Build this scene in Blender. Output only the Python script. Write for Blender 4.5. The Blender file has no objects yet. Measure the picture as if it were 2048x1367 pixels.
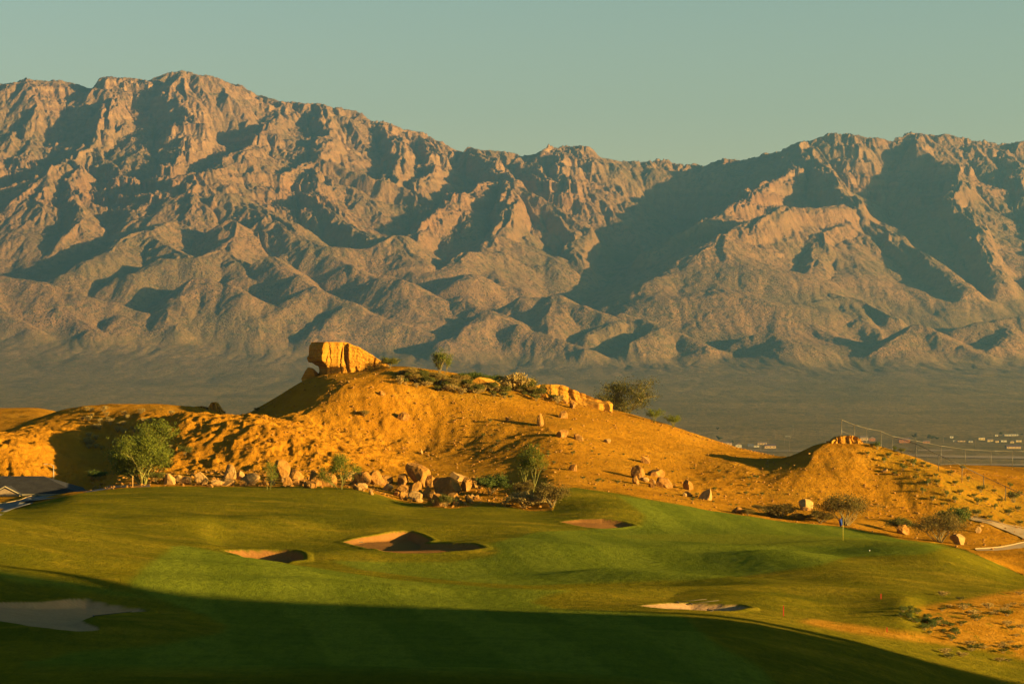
import bpy, bmesh, math, random
import numpy as np
from mathutils import Vector, Matrix

# ------------------------------------------------------------------ frame and light
F = 4818.0            # focal length in photograph pixels (2048 wide)
CXP, HZ = 1024.0, 800.0   # principal column, eye-level row
SUN_AZ, SUN_EL = math.radians(67), math.radians(8.0)   # azimuth measured from straight behind the camera to its right
SUN = np.array([math.sin(SUN_AZ)*math.cos(SUN_EL), -math.cos(SUN_AZ)*math.cos(SUN_EL), math.sin(SUN_EL)])

scene = bpy.context.scene
COL = scene.collection
rnd = random.Random(7)

# ------------------------------------------------------------------ numeric helpers
def _hash(ix, iy, seed):
    h = (ix.astype(np.int64)*374761393 + iy.astype(np.int64)*668265263 + seed*1442695041) & 0xffffffff
    h = ((h ^ (h >> 13))*1274126177) & 0xffffffff
    h = ((h ^ (h >> 16))*2246822519) & 0xffffffff
    return (h ^ (h >> 15)) & 0xffffffff
def perlin(x, y, seed=0):
    x = np.asarray(x, float); y = np.asarray(y, float)
    x0 = np.floor(x); y0 = np.floor(y); fx = x-x0; fy = y-y0
    x0 = x0.astype(np.int64); y0 = y0.astype(np.int64)
    def g(ix, iy, dx, dy):
        a = _hash(ix, iy, seed)*(2*math.pi/4294967296.0)
        return np.cos(a)*dx + np.sin(a)*dy
    u = fx*fx*fx*(fx*(fx*6-15)+10); v = fy*fy*fy*(fy*(fy*6-15)+10)
    a = g(x0, y0, fx, fy); b = g(x0+1, y0, fx-1, fy); c = g(x0, y0+1, fx, fy-1); d = g(x0+1, y0+1, fx-1, fy-1)
    return ((a+u*(b-a)) + v*((c+u*(d-c)) - (a+u*(b-a))))*1.5
def fbm(x, y, octv=5, seed=0, gain=0.5, lac=2.03):
    s = 0; a = 1.0; f = 1.0; n = 0
    for i in range(octv):
        s = s + a*perlin(x*f, y*f, seed+i*17); n += a; a *= gain; f *= lac
    return s/n
def ridged(x, y, octv=4, seed=0):
    s = 0; a = 1.0; f = 1.0; n = 0
    for i in range(octv):
        s = s + a*(1-2*np.abs(perlin(x*f, y*f, seed+i*31))); n += a; a *= 0.5; f *= 2.1
    return s/n
def sstep(a, b, x):
    t = np.clip((x-a)/(b-a), 0, 1); return t*t*(3-2*t)
def blur(A, s0, s1):
    for ax, s in ((0, s0), (1, s1)):
        if s <= 0: continue
        r = int(3*s+1); k = np.exp(-0.5*(np.arange(-r, r+1)/s)**2); k /= k.sum()
        P = np.pad(A, [(r, r) if i == ax else (0, 0) for i in range(2)], mode='edge')
        B = np.zeros_like(A)
        for i, w in enumerate(k):
            B += w*(P[i:i+A.shape[0]] if ax == 0 else P[:, i:i+A.shape[1]])
        A = B
    return A
def pchip(xk, yk, x):
    """monotone cubic through knots; yk may be (K, N) with one curve per column, x is then (M,) -> (M, N)"""
    xk = np.asarray(xk, float); yk = np.asarray(yk, float)
    if yk.ndim == 1: yk = yk[:, None]
    h = np.diff(xk)[:, None]; dl = np.diff(yk, axis=0)/h
    m = np.zeros_like(yk)
    w1 = 2*h[1:]+h[:-1]; w2 = h[1:]+2*h[:-1]
    same = dl[1:]*dl[:-1] > 0
    with np.errstate(divide='ignore', invalid='ignore'):
        mm = (w1+w2)/(w1/dl[:-1]+w2/dl[1:])
    m[1:-1] = np.where(same, mm, 0); m[0] = dl[0]; m[-1] = dl[-1]
    x = np.asarray(x, float); i = np.clip(np.searchsorted(xk, x, side='right')-1, 0, len(xk)-2)
    t = np.clip((x-xk[i])/(xk[i+1]-xk[i]), 0, 1)[:, None]; hh = (xk[i+1]-xk[i])[:, None]
    return (2*t**3-3*t**2+1)*yk[i]+(t**3-2*t**2+t)*hh*m[i]+(-2*t**3+3*t**2)*yk[i+1]+(t**3-t**2)*hh*m[i+1]
def curve(pts, px):
    p = sorted(pts); return pchip([a for a, b in p], [b for a, b in p], px)[:, 0]
def grad_polar(H, u, d):
    hu = np.gradient(H, u, axis=1); hd = np.gradient(H, d, axis=0)
    gx = hu/d[:, None]; gy = hd-u[None, :]*gx
    return gx, gy
def gullies(X, Y, sx, sy, lam, seed):
    """stripes of wavelength lam running along the slope (sx, sy): cosine field from jittered cells"""
    n = np.sqrt(sx*sx+sy*sy)+1e-9; tx = -sy/n; ty = sx/n
    cs = lam*1.35; px = X/cs; py = Y/cs
    ix = np.floor(px).astype(np.int64); iy = np.floor(py).astype(np.int64)
    C = np.zeros_like(X); S = np.zeros_like(X); W = np.zeros_like(X)
    for a in (-1, 0, 1):
        for b in (-1, 0, 1):
            h = _hash(ix+a, iy+b, seed); jx = (h & 1023)/1023.0-.5; jy = ((h >> 10) & 1023)/1023.0-.5; ph = ((h >> 20) & 1023)/1023.0*2*math.pi
            dx = px-(ix+a+.5+.8*jx); dy = py-(iy+b+.5+.8*jy)
            w = np.exp(-2.6*(dx*dx+dy*dy)); p = (dx*tx+dy*ty)*1.35*2*math.pi+ph
            C += w*np.cos(p); S += w*np.sin(p); W += w
    m = np.sqrt(C*C+S*S)+1e-6
    return C/np.maximum(m, .35*W)

# ------------------------------------------------------------------ object helpers
def tag(o, label=None, cat=None, group=None, kind=None):
    if label: o['label'] = label
    if cat: o['category'] = cat
    if group: o['group'] = group
    if kind: o['kind'] = kind
    return o
def mesh_np(name, V, faces, mat=None, parent=None, smooth=False):
    """V (N,3) array; faces (M,k) array"""
    me = bpy.data.meshes.new(name); V = np.ascontiguousarray(V, dtype=np.float32); Fa = np.ascontiguousarray(faces, dtype=np.int32)
    k = Fa.shape[1]; M = Fa.shape[0]
    me.vertices.add(len(V)); me.vertices.foreach_set('co', V.ravel())
    me.loops.add(M*k); me.loops.foreach_set('vertex_index', Fa.ravel())
    me.polygons.add(M); me.polygons.foreach_set('loop_start', np.arange(0, M*k, k, dtype=np.int32))
    try: me.polygons.foreach_set('loop_total', np.full(M, k, dtype=np.int32))
    except Exception: pass
    me.polygons.foreach_set('use_smooth', np.full(M, smooth, dtype=bool))
    me.update(calc_edges=True); me.validate()
    if mat: me.materials.append(mat)
    o = bpy.data.objects.new(name, me); COL.objects.link(o)
    if parent: o.parent = parent
    return o
def grid_faces(nr, nc, flip=False):
    i = np.arange(nr-1)[:, None]*nc+np.arange(nc-1)[None, :]; i = i.ravel()
    f = np.stack([i, i+1, i+nc+1, i+nc], 1)
    return f[:, ::-1] if flip else f
def attr(o, name, A):
    a = o.data.attributes.new(name, 'FLOAT', 'POINT'); a.data.foreach_set('value', np.ascontiguousarray(A, dtype=np.float32).ravel())
def empty(name, loc, rz=0):
    o = bpy.data.objects.new(name, None); COL.objects.link(o); o.location = loc; o.rotation_euler = (0, 0, rz); return o
def px_to(px, py, d):
    return np.array([(px-CXP)/F*d, d, (HZ-py)/F*d])

# ------------------------------------------------------------------ node helpers
def new_mat(name, rough=0.95, spec=0.15):
    m = bpy.data.materials.new(name); m.use_nodes = True; nt = m.node_tree
    b = nt.nodes['Principled BSDF']; b.inputs['Roughness'].default_value = rough; b.inputs['Specular IOR Level'].default_value = spec
    return m, nt, b
class NT:
    def __init__(s, nt): s.nt = nt
    def n(s, t, **kw):
        x = s.nt.nodes.new(t)
        for k, v in kw.items(): setattr(x, k, v)
        return x
    def link(s, a, b): s.nt.links.new(a, b)
    def geo(s): return s.n('ShaderNodeTexCoord').outputs['Object']
    def put(s, sock, v):
        if hasattr(v, 'is_output'): s.link(v, sock)
        else:
            sock.default_value = (*v, 1) if isinstance(v, tuple) and len(v) == 3 and sock.type == 'RGBA' else v
    def math(s, op, a, b=None, clamp=False):
        x = s.n('ShaderNodeMath', operation=op, use_clamp=clamp); s.put(x.inputs[0], a)
        if b is not None: s.put(x.inputs[1], b)
        return x.outputs[0]
    def noise(s, vec, scale, detail=4, rough=.55, dist=0):
        x = s.n('ShaderNodeTexNoise'); s.link(vec, x.inputs['Vector']); x.inputs['Scale'].default_value = scale
        x.inputs['Detail'].default_value = detail; x.inputs['Roughness'].default_value = rough; x.inputs['Distortion'].default_value = dist
        return x.outputs['Fac']
    def voro(s, vec, scale, feature='F1', rand=1.0):
        x = s.n('ShaderNodeTexVoronoi', feature=feature); s.link(vec, x.inputs['Vector']); x.inputs['Scale'].default_value = scale
        x.inputs['Randomness'].default_value = rand
        return x
    def scale(s, vec, sc):
        x = s.n('ShaderNodeMapping'); s.link(vec, x.inputs['Vector']); x.inputs['Scale'].default_value = sc; return x.outputs[0]
    def rng(s, v, a, b, c=0., d=1., smooth=True):
        x = s.n('ShaderNodeMapRange', interpolation_type='SMOOTHSTEP' if smooth else 'LINEAR'); s.put(x.inputs[0], v)
        for i, q in enumerate((a, b, c, d)): x.inputs[i+1].default_value = q
        return x.outputs[0]
    def mix(s, f, a, b, mode='MIX'):
        x = s.n('ShaderNodeMix', data_type='RGBA', blend_type=mode); s.put(x.inputs[0], f); s.put(x.inputs[6], a); s.put(x.inputs[7], b); return x.outputs[2]
    def attr(s, name): return s.n('ShaderNodeAttribute', attribute_name=name).outputs['Fac']
    def bump(s, h, dist, strength=1.0, normal=None):
        x = s.n('ShaderNodeBump'); s.put(x.inputs['Height'], h); x.inputs['Distance'].default_value = dist; x.inputs['Strength'].default_value = strength
        if normal is not None: s.link(normal, x.inputs['Normal'])
        return x.outputs[0]
# ------------------------------------------------------------------ far land: valley floor, bajada, mountain range
# ridge skeleton: (slope, reach, cliff height, [(column, row, distance) ...]) -> points in metres
RIDGES = [
 (.80, 2400, 0, [(-700,150,13300),(-450,190,13400),(-200,165,13400),(-60,172,13500),(0,170,13500),(35,165,13450),(60,156,13350),(110,163,13450),(195,178,13500),(214,170,13450),(222,156,13400),(250,155,13450),(310,160,13500),(345,147,13900),(370,144,13950),(410,152,13950),(470,170,13900),(520,190,13800),(575,205,13600),(640,208,13550),(700,222,13550),(760,245,13500),(820,265,13500),(870,283,13500),(930,305,13450),(950,297,13400),(1020,303,13450),(1035,315,13450),(1100,297,13450),(1150,295,13500),(1180,310,13600),(1250,322,13800),(1320,325,13900),(1400,335,14000),(1450,320,13900),(1490,320,13800),(1580,300,13400),(1612,285,13200)]),
 (.80, 2400, 0, [(1612,285,13200),(1650,278,13250),(1670,272,13250),(1690,274,13250),(1700,271,13250),(1760,285,13300),(1790,285,13350),(1840,265,13450),(1890,270,13500),(1950,285,13500),(2010,290,13500),(2048,283,13500),(2250,250,13500),(2500,270,13500),(2800,240,13500)]),
 (0.68, 1800, 62, [(62,157,13350),(72,220,13000),(60,300,12600),(35,360,12250),(10,430,11850),(-40,480,11450)]),
 (0.61, 2000, 35, [(-120,170,13300),(-110,280,12600),(-140,380,11900),(-180,470,11300)]),
 (0.61, 2000, 35, [(-330,170,13300),(-330,300,12500),(-380,420,11600),(-420,520,10800)]),
 (0.68, 1800, 42, [(216,158,13400),(222,200,13050),(210,240,12800),(180,290,12500),(140,318,12250),(100,330,12000),(85,350,11850)]),
 (0.57, 1500, 0, [(85,350,11850),(60,400,11500),(20,470,11100),(-20,520,10800)]),
 (0.57, 1500, 14, [(180,290,12500),(225,330,12250),(260,375,11900),(280,420,11500)]),
 (0.57, 1500, 14, [(140,318,12250),(150,390,11600),(160,440,11200),(120,480,10900)]),
 (0.68, 1600, 42, [(310,162,13500),(330,200,13150),(370,230,12900),(398,250,12700),(385,290,12450),(335,340,12050)]),
 (0.57, 1800, 21, [(575,205,13600),(555,230,13200),(530,250,12900),(505,290,12500),(470,312,12200),(440,335,11950),(385,346,11700)]),
 (0.57, 1600, 62, [(640,208,13550),(655,260,12950),(640,318,12350),(600,335,12200),(560,350,12050),(500,345,12000),(440,335,11950)]),
 (0.55, 1500, 77, [(640,318,12350),(700,342,12300),(760,362,12250),(820,383,12200),(858,405,12050),(845,440,11800)]),
 (0.57, 1500, 21, [(620,335,12200),(640,400,11750),(690,440,11450),(740,470,11150)]),
 (0.61, 1500, 62, [(950,297,13400),(985,325,12950),(1010,350,12500),(1025,365,12300),(1015,420,11800),(990,470,11450)]),
 (0.49, 1200, 0, [(990,470,11450),(960,500,11200),(985,545,10800),(1010,562,10600)]),
 (0.61, 1500, 62, [(1025,365,12300),(1080,395,12150),(1130,430,12000),(1165,458,11850),(1150,500,11500),(1168,550,11150)]),
 (0.61, 1500, 35, [(1010,350,12500),(960,372,12300),(910,395,12050),(870,430,11750),(835,470,11450)]),
 (0.61, 1700, 49, [(760,245,13500),(800,290,13000),(795,330,12650),(765,362,12250)]),
 (0.61, 1700, 49, [(835,270,13500),(872,310,13000),(855,345,12650),(835,372,12350)]),
 (0.61, 1700, 49, [(1035,315,13450),(1072,335,13050),(1100,365,12750)]),
 (0.61, 1700, 35, [(1110,297,13450),(1135,335,13000),(1135,380,12650)]),
 (0.53, 1700, 21, [(1320,325,13900),(1300,400,13200),(1260,470,12500)]),
 (0.65, 1800, 42, [(1612,285,13200),(1600,325,12900),(1560,355,12600),(1500,383,12300),(1460,420,12000),(1405,440,11750),(1350,470,11550),(1300,505,11300)]),
 (0.61, 1600, 49, [(1612,285,13200),(1655,345,12600),(1700,395,12200),(1720,418,12000),(1680,412,11900),(1620,415,11750),(1560,412,11650),(1500,448,11350),(1440,468,11200)]),
 (0.47, 1300, 0, [(1440,468,11200),(1430,492,11050),(1365,538,10800),(1300,560,10550)]),
 (0.53, 1400, 35, [(1720,418,12000),(1790,468,11650),(1850,508,11350),(1900,545,11050),(1935,572,10800)]),
 (0.53, 1300, 28, [(1690,440,11800),(1640,465,11500),(1632,520,11100),(1605,558,10800),(1660,588,10550),(1720,600,10400),(1780,632,10100)]),
 (0.61, 1600, 42, [(1840,265,13450),(1830,292,13150),(1872,320,12900),(1922,333,12700),(1918,370,12350),(1905,400,12150),(1942,440,11850),(1972,490,11500),(1992,540,11100),(2010,562,10900)]),
 (0.61, 1600, 35, [(2010,290,13500),(2032,340,13000),(2062,420,12300),(2100,500,11600)]),
 (0.61, 1600, 28, [(2200,260,13500),(2230,400,12300),(2260,530,11000)]),
 (0.61, 1600, 28, [(2420,270,13500),(2440,400,12300),(2480,530,11000)]),
 # foothills
 (.84, 300, 0, [(-350,480,9900),(-150,520,9900),(0,548,9850),(85,562,9800),(150,588,9720),(230,605,9680),(290,625,9620),(350,650,9500)]),
 (.84, 300, 0, [(85,562,9800),(130,615,9550),(185,658,9350)]),
 (.84, 300, 0, [(-20,552,9800),(0,620,9500),(60,660,9300)]),
 (.84, 300, 0, [(230,605,9680),(245,630,9550),(215,650,9430)]),
 (.72, 1300, 0, [(335,420,11400),(400,396,11500),(470,391,11500),(540,428,11200),(620,480,10850),(700,530,10550),(760,558,10350),(830,580,10200)]),
 (.84, 300, 0, [(350,440,11150),(285,460,10850),(235,490,10600),(175,520,10350),(130,545,10200)]),
 (.84, 300, 0, [(300,462,10900),(340,490,10650),(375,508,10500)]),
 (.84, 300, 0, [(440,500,10550),(400,515,10400),(325,518,10350),(260,545,10150)]),
 (.84, 300, 0, [(470,440,11000),(455,490,10650),(470,520,10400),(480,550,10200)]),
 (.84, 300, 0, [(405,553,9950),(450,565,9900),(490,585,9800)]),
 (.84, 300, 0, [(405,553,9950),(360,590,9780),(325,615,9650)]),
 (.84, 300, 0, [(535,510,10350),(548,530,10250),(600,553,10100),(632,572,9980),(690,598,9880),(750,628,9760),(800,645,9680),(860,665,9580),(910,690,9400)]),
 (.84, 300, 0, [(632,572,9980),(575,600,9820),(515,635,9600)]),
 (.84, 300, 0, [(700,602,9850),(660,640,9650),(640,660,9500)]),
 (.84, 300, 0, [(780,548,10200),(812,558,10120),(850,585,10000)]),
 (.84, 300, 0, [(880,540,10600),(930,505,10950),(985,500,11100)]),
 (.84, 300, 0, [(860,605,10050),(938,598,9950),(985,620,9820),(1010,630,9750)]),
 (.84, 300, 0, [(975,622,9720),(1040,648,9600),(1100,672,9480),(1170,695,9350)]),
 (.84, 300, 0, [(978,622,9720),(935,650,9560),(890,680,9400)]),
 (.84, 300, 0, [(1055,590,10080),(1108,589,10050),(1160,610,9950),(1205,625,9850),(1235,640,9780)]),
 (.84, 300, 0, [(1108,589,10050),(1098,625,9820),(1105,655,9640)]),
 (.84, 300, 0, [(1240,626,9900),(1290,638,9800),(1340,655,9660),(1410,690,9420)]),
 (.84, 300, 0, [(1240,626,9900),(1205,652,9700),(1175,668,9580)]),
 (.84, 300, 0, [(1330,652,9600),(1275,680,9420)]),
 (.84, 300, 0, [(1340,536,10800),(1405,540,10780),(1445,575,10480),(1470,602,10250)]),
 (.84, 300, 0, [(1530,560,10650),(1545,590,10400),(1555,605,10250)]),
 (.84, 300, 0, [(1700,592,10450),(1620,603,10300),(1555,618,10150),(1620,642,9950),(1675,672,9750)]),
 (.84, 300, 0, [(1690,600,10400),(1720,640,10000),(1760,665,9850)]),
 (.84, 300, 0, [(1500,668,9600),(1545,670,9560),(1610,698,9380)]),
 (.84, 300, 0, [(1610,688,9480),(1680,702,9400),(1740,720,9250)]),
 (.84, 300, 0, [(1832,648,9620),(1870,664,9550),(1925,694,9400),(1970,712,9280)]),
 (.84, 300, 0, [(1832,648,9620),(1785,680,9440),(1755,702,9300)]),
 (.84, 300, 0, [(1890,662,9700),(1960,643,9750),(2048,628,9800),(2200,600,9900),(2400,590,9900)]),
 (.84, 300, 0, [(2030,640,9760),(1990,690,9420)]),
]
# valley profile: rows of the bare valley floor at given distances, left -> right
def far_base(u, d):
    px = CXP+u*F
    Dk = [500, 1200, 2000, 2900, 3700, 4700, 6500, 8000, 9000, 9700]
    zl = [-70, -72, -72, -72, -70, -52, 8, 82, 198, 312]      # left edge, metres
    zr = [-70, -72, -72, -72, -70, -52, 0, 64, 122, 180]      # right edge
    t = sstep(-200, 1100, px)
    A = pchip(Dk, np.stack([np.array(zl), np.array(zr)], 1), np.clip(d, 500, 9700))
    z = A[:, :1]*(1-t[None, :])+A[:, 1:]*t[None, :]
    ex = (np.clip(d-9700, 0, 3400)-1.2*np.clip(d-13600, 0, None))[:, None]
    return z+ex*.22
def far_height(u, d):
    X = u[None, :]*d[:, None]; Y = d[:, None]+0*X
    H = far_base(u, d)
    mtn = d.max() > 9000
    if mtn:
        r0 = int(np.searchsorted(d, 8300)); Xs = X[r0:]; Ys = Y[r0:]
        w1 = 38*fbm(Xs/420, Ys/420, 3, 11); w2 = 60*fbm(Xs/420, Ys/420, 3, 12)
        fade = sstep(8300, 9300, Ys)
        Xw = Xs+w1*fade; Yw = Ys+w2*fade
        M = H[r0:].copy(); base = M.copy()
        # general mass of the range behind the spurs, cut by the canyons
        pxu = CXP+u*F; sky = [q for rg in RIDGES[:2] for q in rg[3]]; sp = sorted((q[0], (HZ-q[1])/F*q[2]) for q in sky)
        zs = np.interp(pxu, [q[0] for q in sp], [q[1] for q in sp])[None, :]; t = np.clip((Ys-9750)/3650, 0, 1.0)
        zf = np.interp(pxu, [0, 600, 1024, 2048], [300, 235, 190, 165])[None, :]
        V = 75+55*fbm(Xs/900, Ys/700, 3, 55)
        for (c, wd, t0, t1, v) in ((1310, 120, .02, .95, 430), (455, 60, .5, .9, 190), (150, 60, .6, .92, 190), (1835, 75, .3, .85, 260), (900, 50, .35, .62, 130), (20, 60, .35, .7, 120), (690, 50, .25, .5, 90), (1990, 50, .25, .8, 150), (820, 30, .55, .85, 90), (340, 60, .2, .55, 110)):
            V = V+v*np.exp(-((pxu[None, :]+40*fbm(Xs/500, Ys/500, 2, 57)-c)/wd)**2)*sstep(t0-.06, t0+.12, t)*(1-sstep(t1-.08, t1+.04, t))
        mass = zf+(zs-zf)*t**1.18-V*sstep(0, .15, t)-.6*np.clip(Ys-13400, 0, None)
        M = np.where(Ys > 9750, np.maximum(M, mass), M)
        RW = base-500.0
        sv = 1+.25*fbm(Xs/700, Ys/700, 2, 40)
        for (s, L, C, pts) in RIDGES:
            P = [px_to(*p) for p in pts]
            big = L > 1100
            for a, b in zip(P[:-1], P[1:]):
                R = 2600 if big else 1500
                xm, xM = min(a[0], b[0])-R, max(a[0], b[0])+R; ym, yM = min(a[1], b[1])-R, max(a[1], b[1])+R
                rr = np.where((d[r0:] > ym) & (d[r0:] < yM))[0]
                if len(rr) == 0: continue
                q0, q1 = rr[0], rr[-1]+1
                uu0, uu1 = xm/(ym if xm < 0 else yM) , xM/(yM if xM < 0 else ym)
                cc = np.where((u > uu0) & (u < uu1))[0]
                if len(cc) == 0: continue
                c0, c1 = cc[0], cc[-1]+1
                xs = Xw[q0:q1, c0:c1]; ys = Yw[q0:q1, c0:c1]
                ex, ey = b[0]-a[0], b[1]-a[1]; ll = ex*ex+ey*ey+1e-6
                t = np.clip(((xs-a[0])*ex+(ys-a[1])*ey)/ll, 0, 1)
                dist = np.sqrt((xs-a[0]-t*ex)**2+(ys-a[1]-t*ey)**2)
                rr_ = 22. if C else (60. if big else 55.)
                dist = np.sqrt(dist*dist+rr_*rr_)-rr_
                dr = s*L*(np.sqrt(1+2*dist/L)-1)*sv[q0:q1, c0:c1]
                if C: dr = dr+C*sstep(25, 85, dist)
                z = a[2]+(b[2]-a[2])*t-dr
                m = RW[q0:q1, c0:c1]
                k = 14.0 if big else 12.0; hh = np.clip(.5+.5*(m-z)/k, 0, 1)
                RW[q0:q1, c0:c1] = z*(1-hh)+m*hh+k*hh*(1-hh)
        sk = 26.0; dz = np.clip((RW-M)/sk, -30, 30); M = np.where(RW-M > 600, RW, M+sk*np.log1p(np.exp(dz)))
        # erosion: gullies along the slope, coarse to fine
        up = sstep(450, 1000, M)          # rocky upper part
        hi = sstep(3, 60, M-base)
        M = blur(M, 1.2, 1.2)
        for i, lam in enumerate((430, 215, 108, 54, 27)):
            gx, gy = grad_polar(blur(M, 2.0 if i < 3 else 1., 2.0 if i < 3 else 1.), u, d[r0:])
            sl = np.sqrt(gx*gx+gy*gy)
            g = gullies(Xs+.25*lam*w1/38, Ys, gx, gy, lam, 300+i)
            g = g*(1-up)+up*(1-2*np.arccos(np.clip(g, -1, 1))/math.pi)*1.15
            amp = lam*(.034, .040, .042, .042, .040)[i]*np.clip(sl/.55, 0, 1.2)*hi*(.26+.75*up)*(1 if i else .6+.4*up)
            M = M+amp*(g-.15)
        # rock: strata and broken cliffs on the upper slopes
        gx, gy = grad_polar(M, u, d[r0:]); sl = np.sqrt(gx*gx+gy*gy)
        dome = 1-.8*sstep(13450, 13650, Ys)*sstep(300, 345, pxu)[None, :]*sstep(860, 800, pxu)[None, :]
        nz = fbm(Xs/500, Ys/500, 4, 77)
        rock = sstep(.05, .40, nz+.55*up-.38)*up*sstep(.35, .75, sl)*dome
        lay = M+.10*Xs+45*fbm(Xs/300, Ys/300, 3, 78)
        per = 92.0; f = lay/per; fr = f-np.floor(f)
        M = M+rock*per*.42*(sstep(.30, .62, fr)-fr)
        per = 31.0; f = (lay+20*nz)/per; fr = f-np.floor(f)
        M = M+rock*per*.4*(sstep(.3, .7, fr)-fr)
        cl = np.clip(rock+.5*sstep(.5, .9, sl)*up, 0, 1)*dome
        for i, lam in enumerate((46, 23)):
            gx, gy = grad_polar(blur(M, 2, 2), u, d[r0:]); g = gullies(Xs, Ys, gx, gy, lam, 350+i); M = M+cl*lam*.10*(1-2*np.arccos(np.clip(g, -1, 1))/math.pi)
        M = M+rock*(4.5*ridged(Xs/60, Ys/120, 4, 80)+3*ridged(Xs/20, Ys/40, 3, 84))
        M = M+hi*up*dome*(2.6*ridged(Xs/24, Ys/36, 3, 95)+3.5*fbm(Xs/55, Ys/80, 3, 96))
        M = M+hi*(1.5+4*up)*fbm(Xs/45, Ys/45, 4, 90)+hi*.7*fbm(Xs/14, Ys/20, 2, 91)
        H[r0:] = M
        rk = np.zeros_like(H); rk[r0:] = rock
        hl = np.zeros_like(H); hl[r0:] = sstep(8, 48, M-base)
    else:
        rk = np.zeros_like(H); hl = np.zeros_like(H)
    # shallow washes and low swells of the bajada
    wsh = sstep(4200, 8500, Y)
    H = H+wsh*(5*fbm(X/330, Y/900, 4, 60)-sstep(8200, 9500, Y)*9*np.clip(ridged(X/170+.3*fbm(X/300, Y/500, 2, 67), Y/900, 3, 68)-.1, 0, 1)-4*np.clip(ridged(X/260+.2*fbm(X/500, Y/700, 2, 66), Y/1500, 3, 62)-.25, 0, 1))+.35*fbm(X/40, Y/90, 3, 63)
    return X, Y, H, rk, hl

def u_cols(n_in, lim_in, lim_out, n_out):
    a = np.linspace(-lim_in, lim_in, n_in)
    e = lim_in+(lim_out-lim_in)*np.linspace(0, 1, n_out+1)[1:]**1.4
    return np.concatenate([-e[::-1], a, e])

def build_far():
    u = u_cols(1240, .226, .46, 150)
    d1 = np.concatenate([np.geomspace(520, 3000, 90), np.linspace(3000, 7800, 330)[1:]])
    X, Y, H, rk, hl = far_height(u, d1)
    o = mesh_np('valley_floor', np.stack([X, Y, H], -1).reshape(-1, 3), grid_faces(len(d1), len(u)), mat_far(), smooth=True)
    attr(o, 'rock', rk); attr(o, 'hill', hl)
    tag(o, kind='structure')
    d2 = np.concatenate([[7800], np.linspace(7800, 9000, 110)[1:], np.linspace(9000, 14000, 1050)[1:], np.linspace(14000, 16500, 50)[1:]])
    X, Y, H, rk, hl = far_height(u, d2[1:] if d2[0] == d2[1] else d2)
    dd = d2[1:] if d2[0] == d2[1] else d2
    o = mesh_np('mountains', np.stack([X, Y, H], -1).reshape(-1, 3), grid_faces(len(dd), len(u)), bpy.data.materials['desert_land'], smooth=True)
    attr(o, 'rock', rk); attr(o, 'hill', hl); tag(o, kind='structure')

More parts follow.
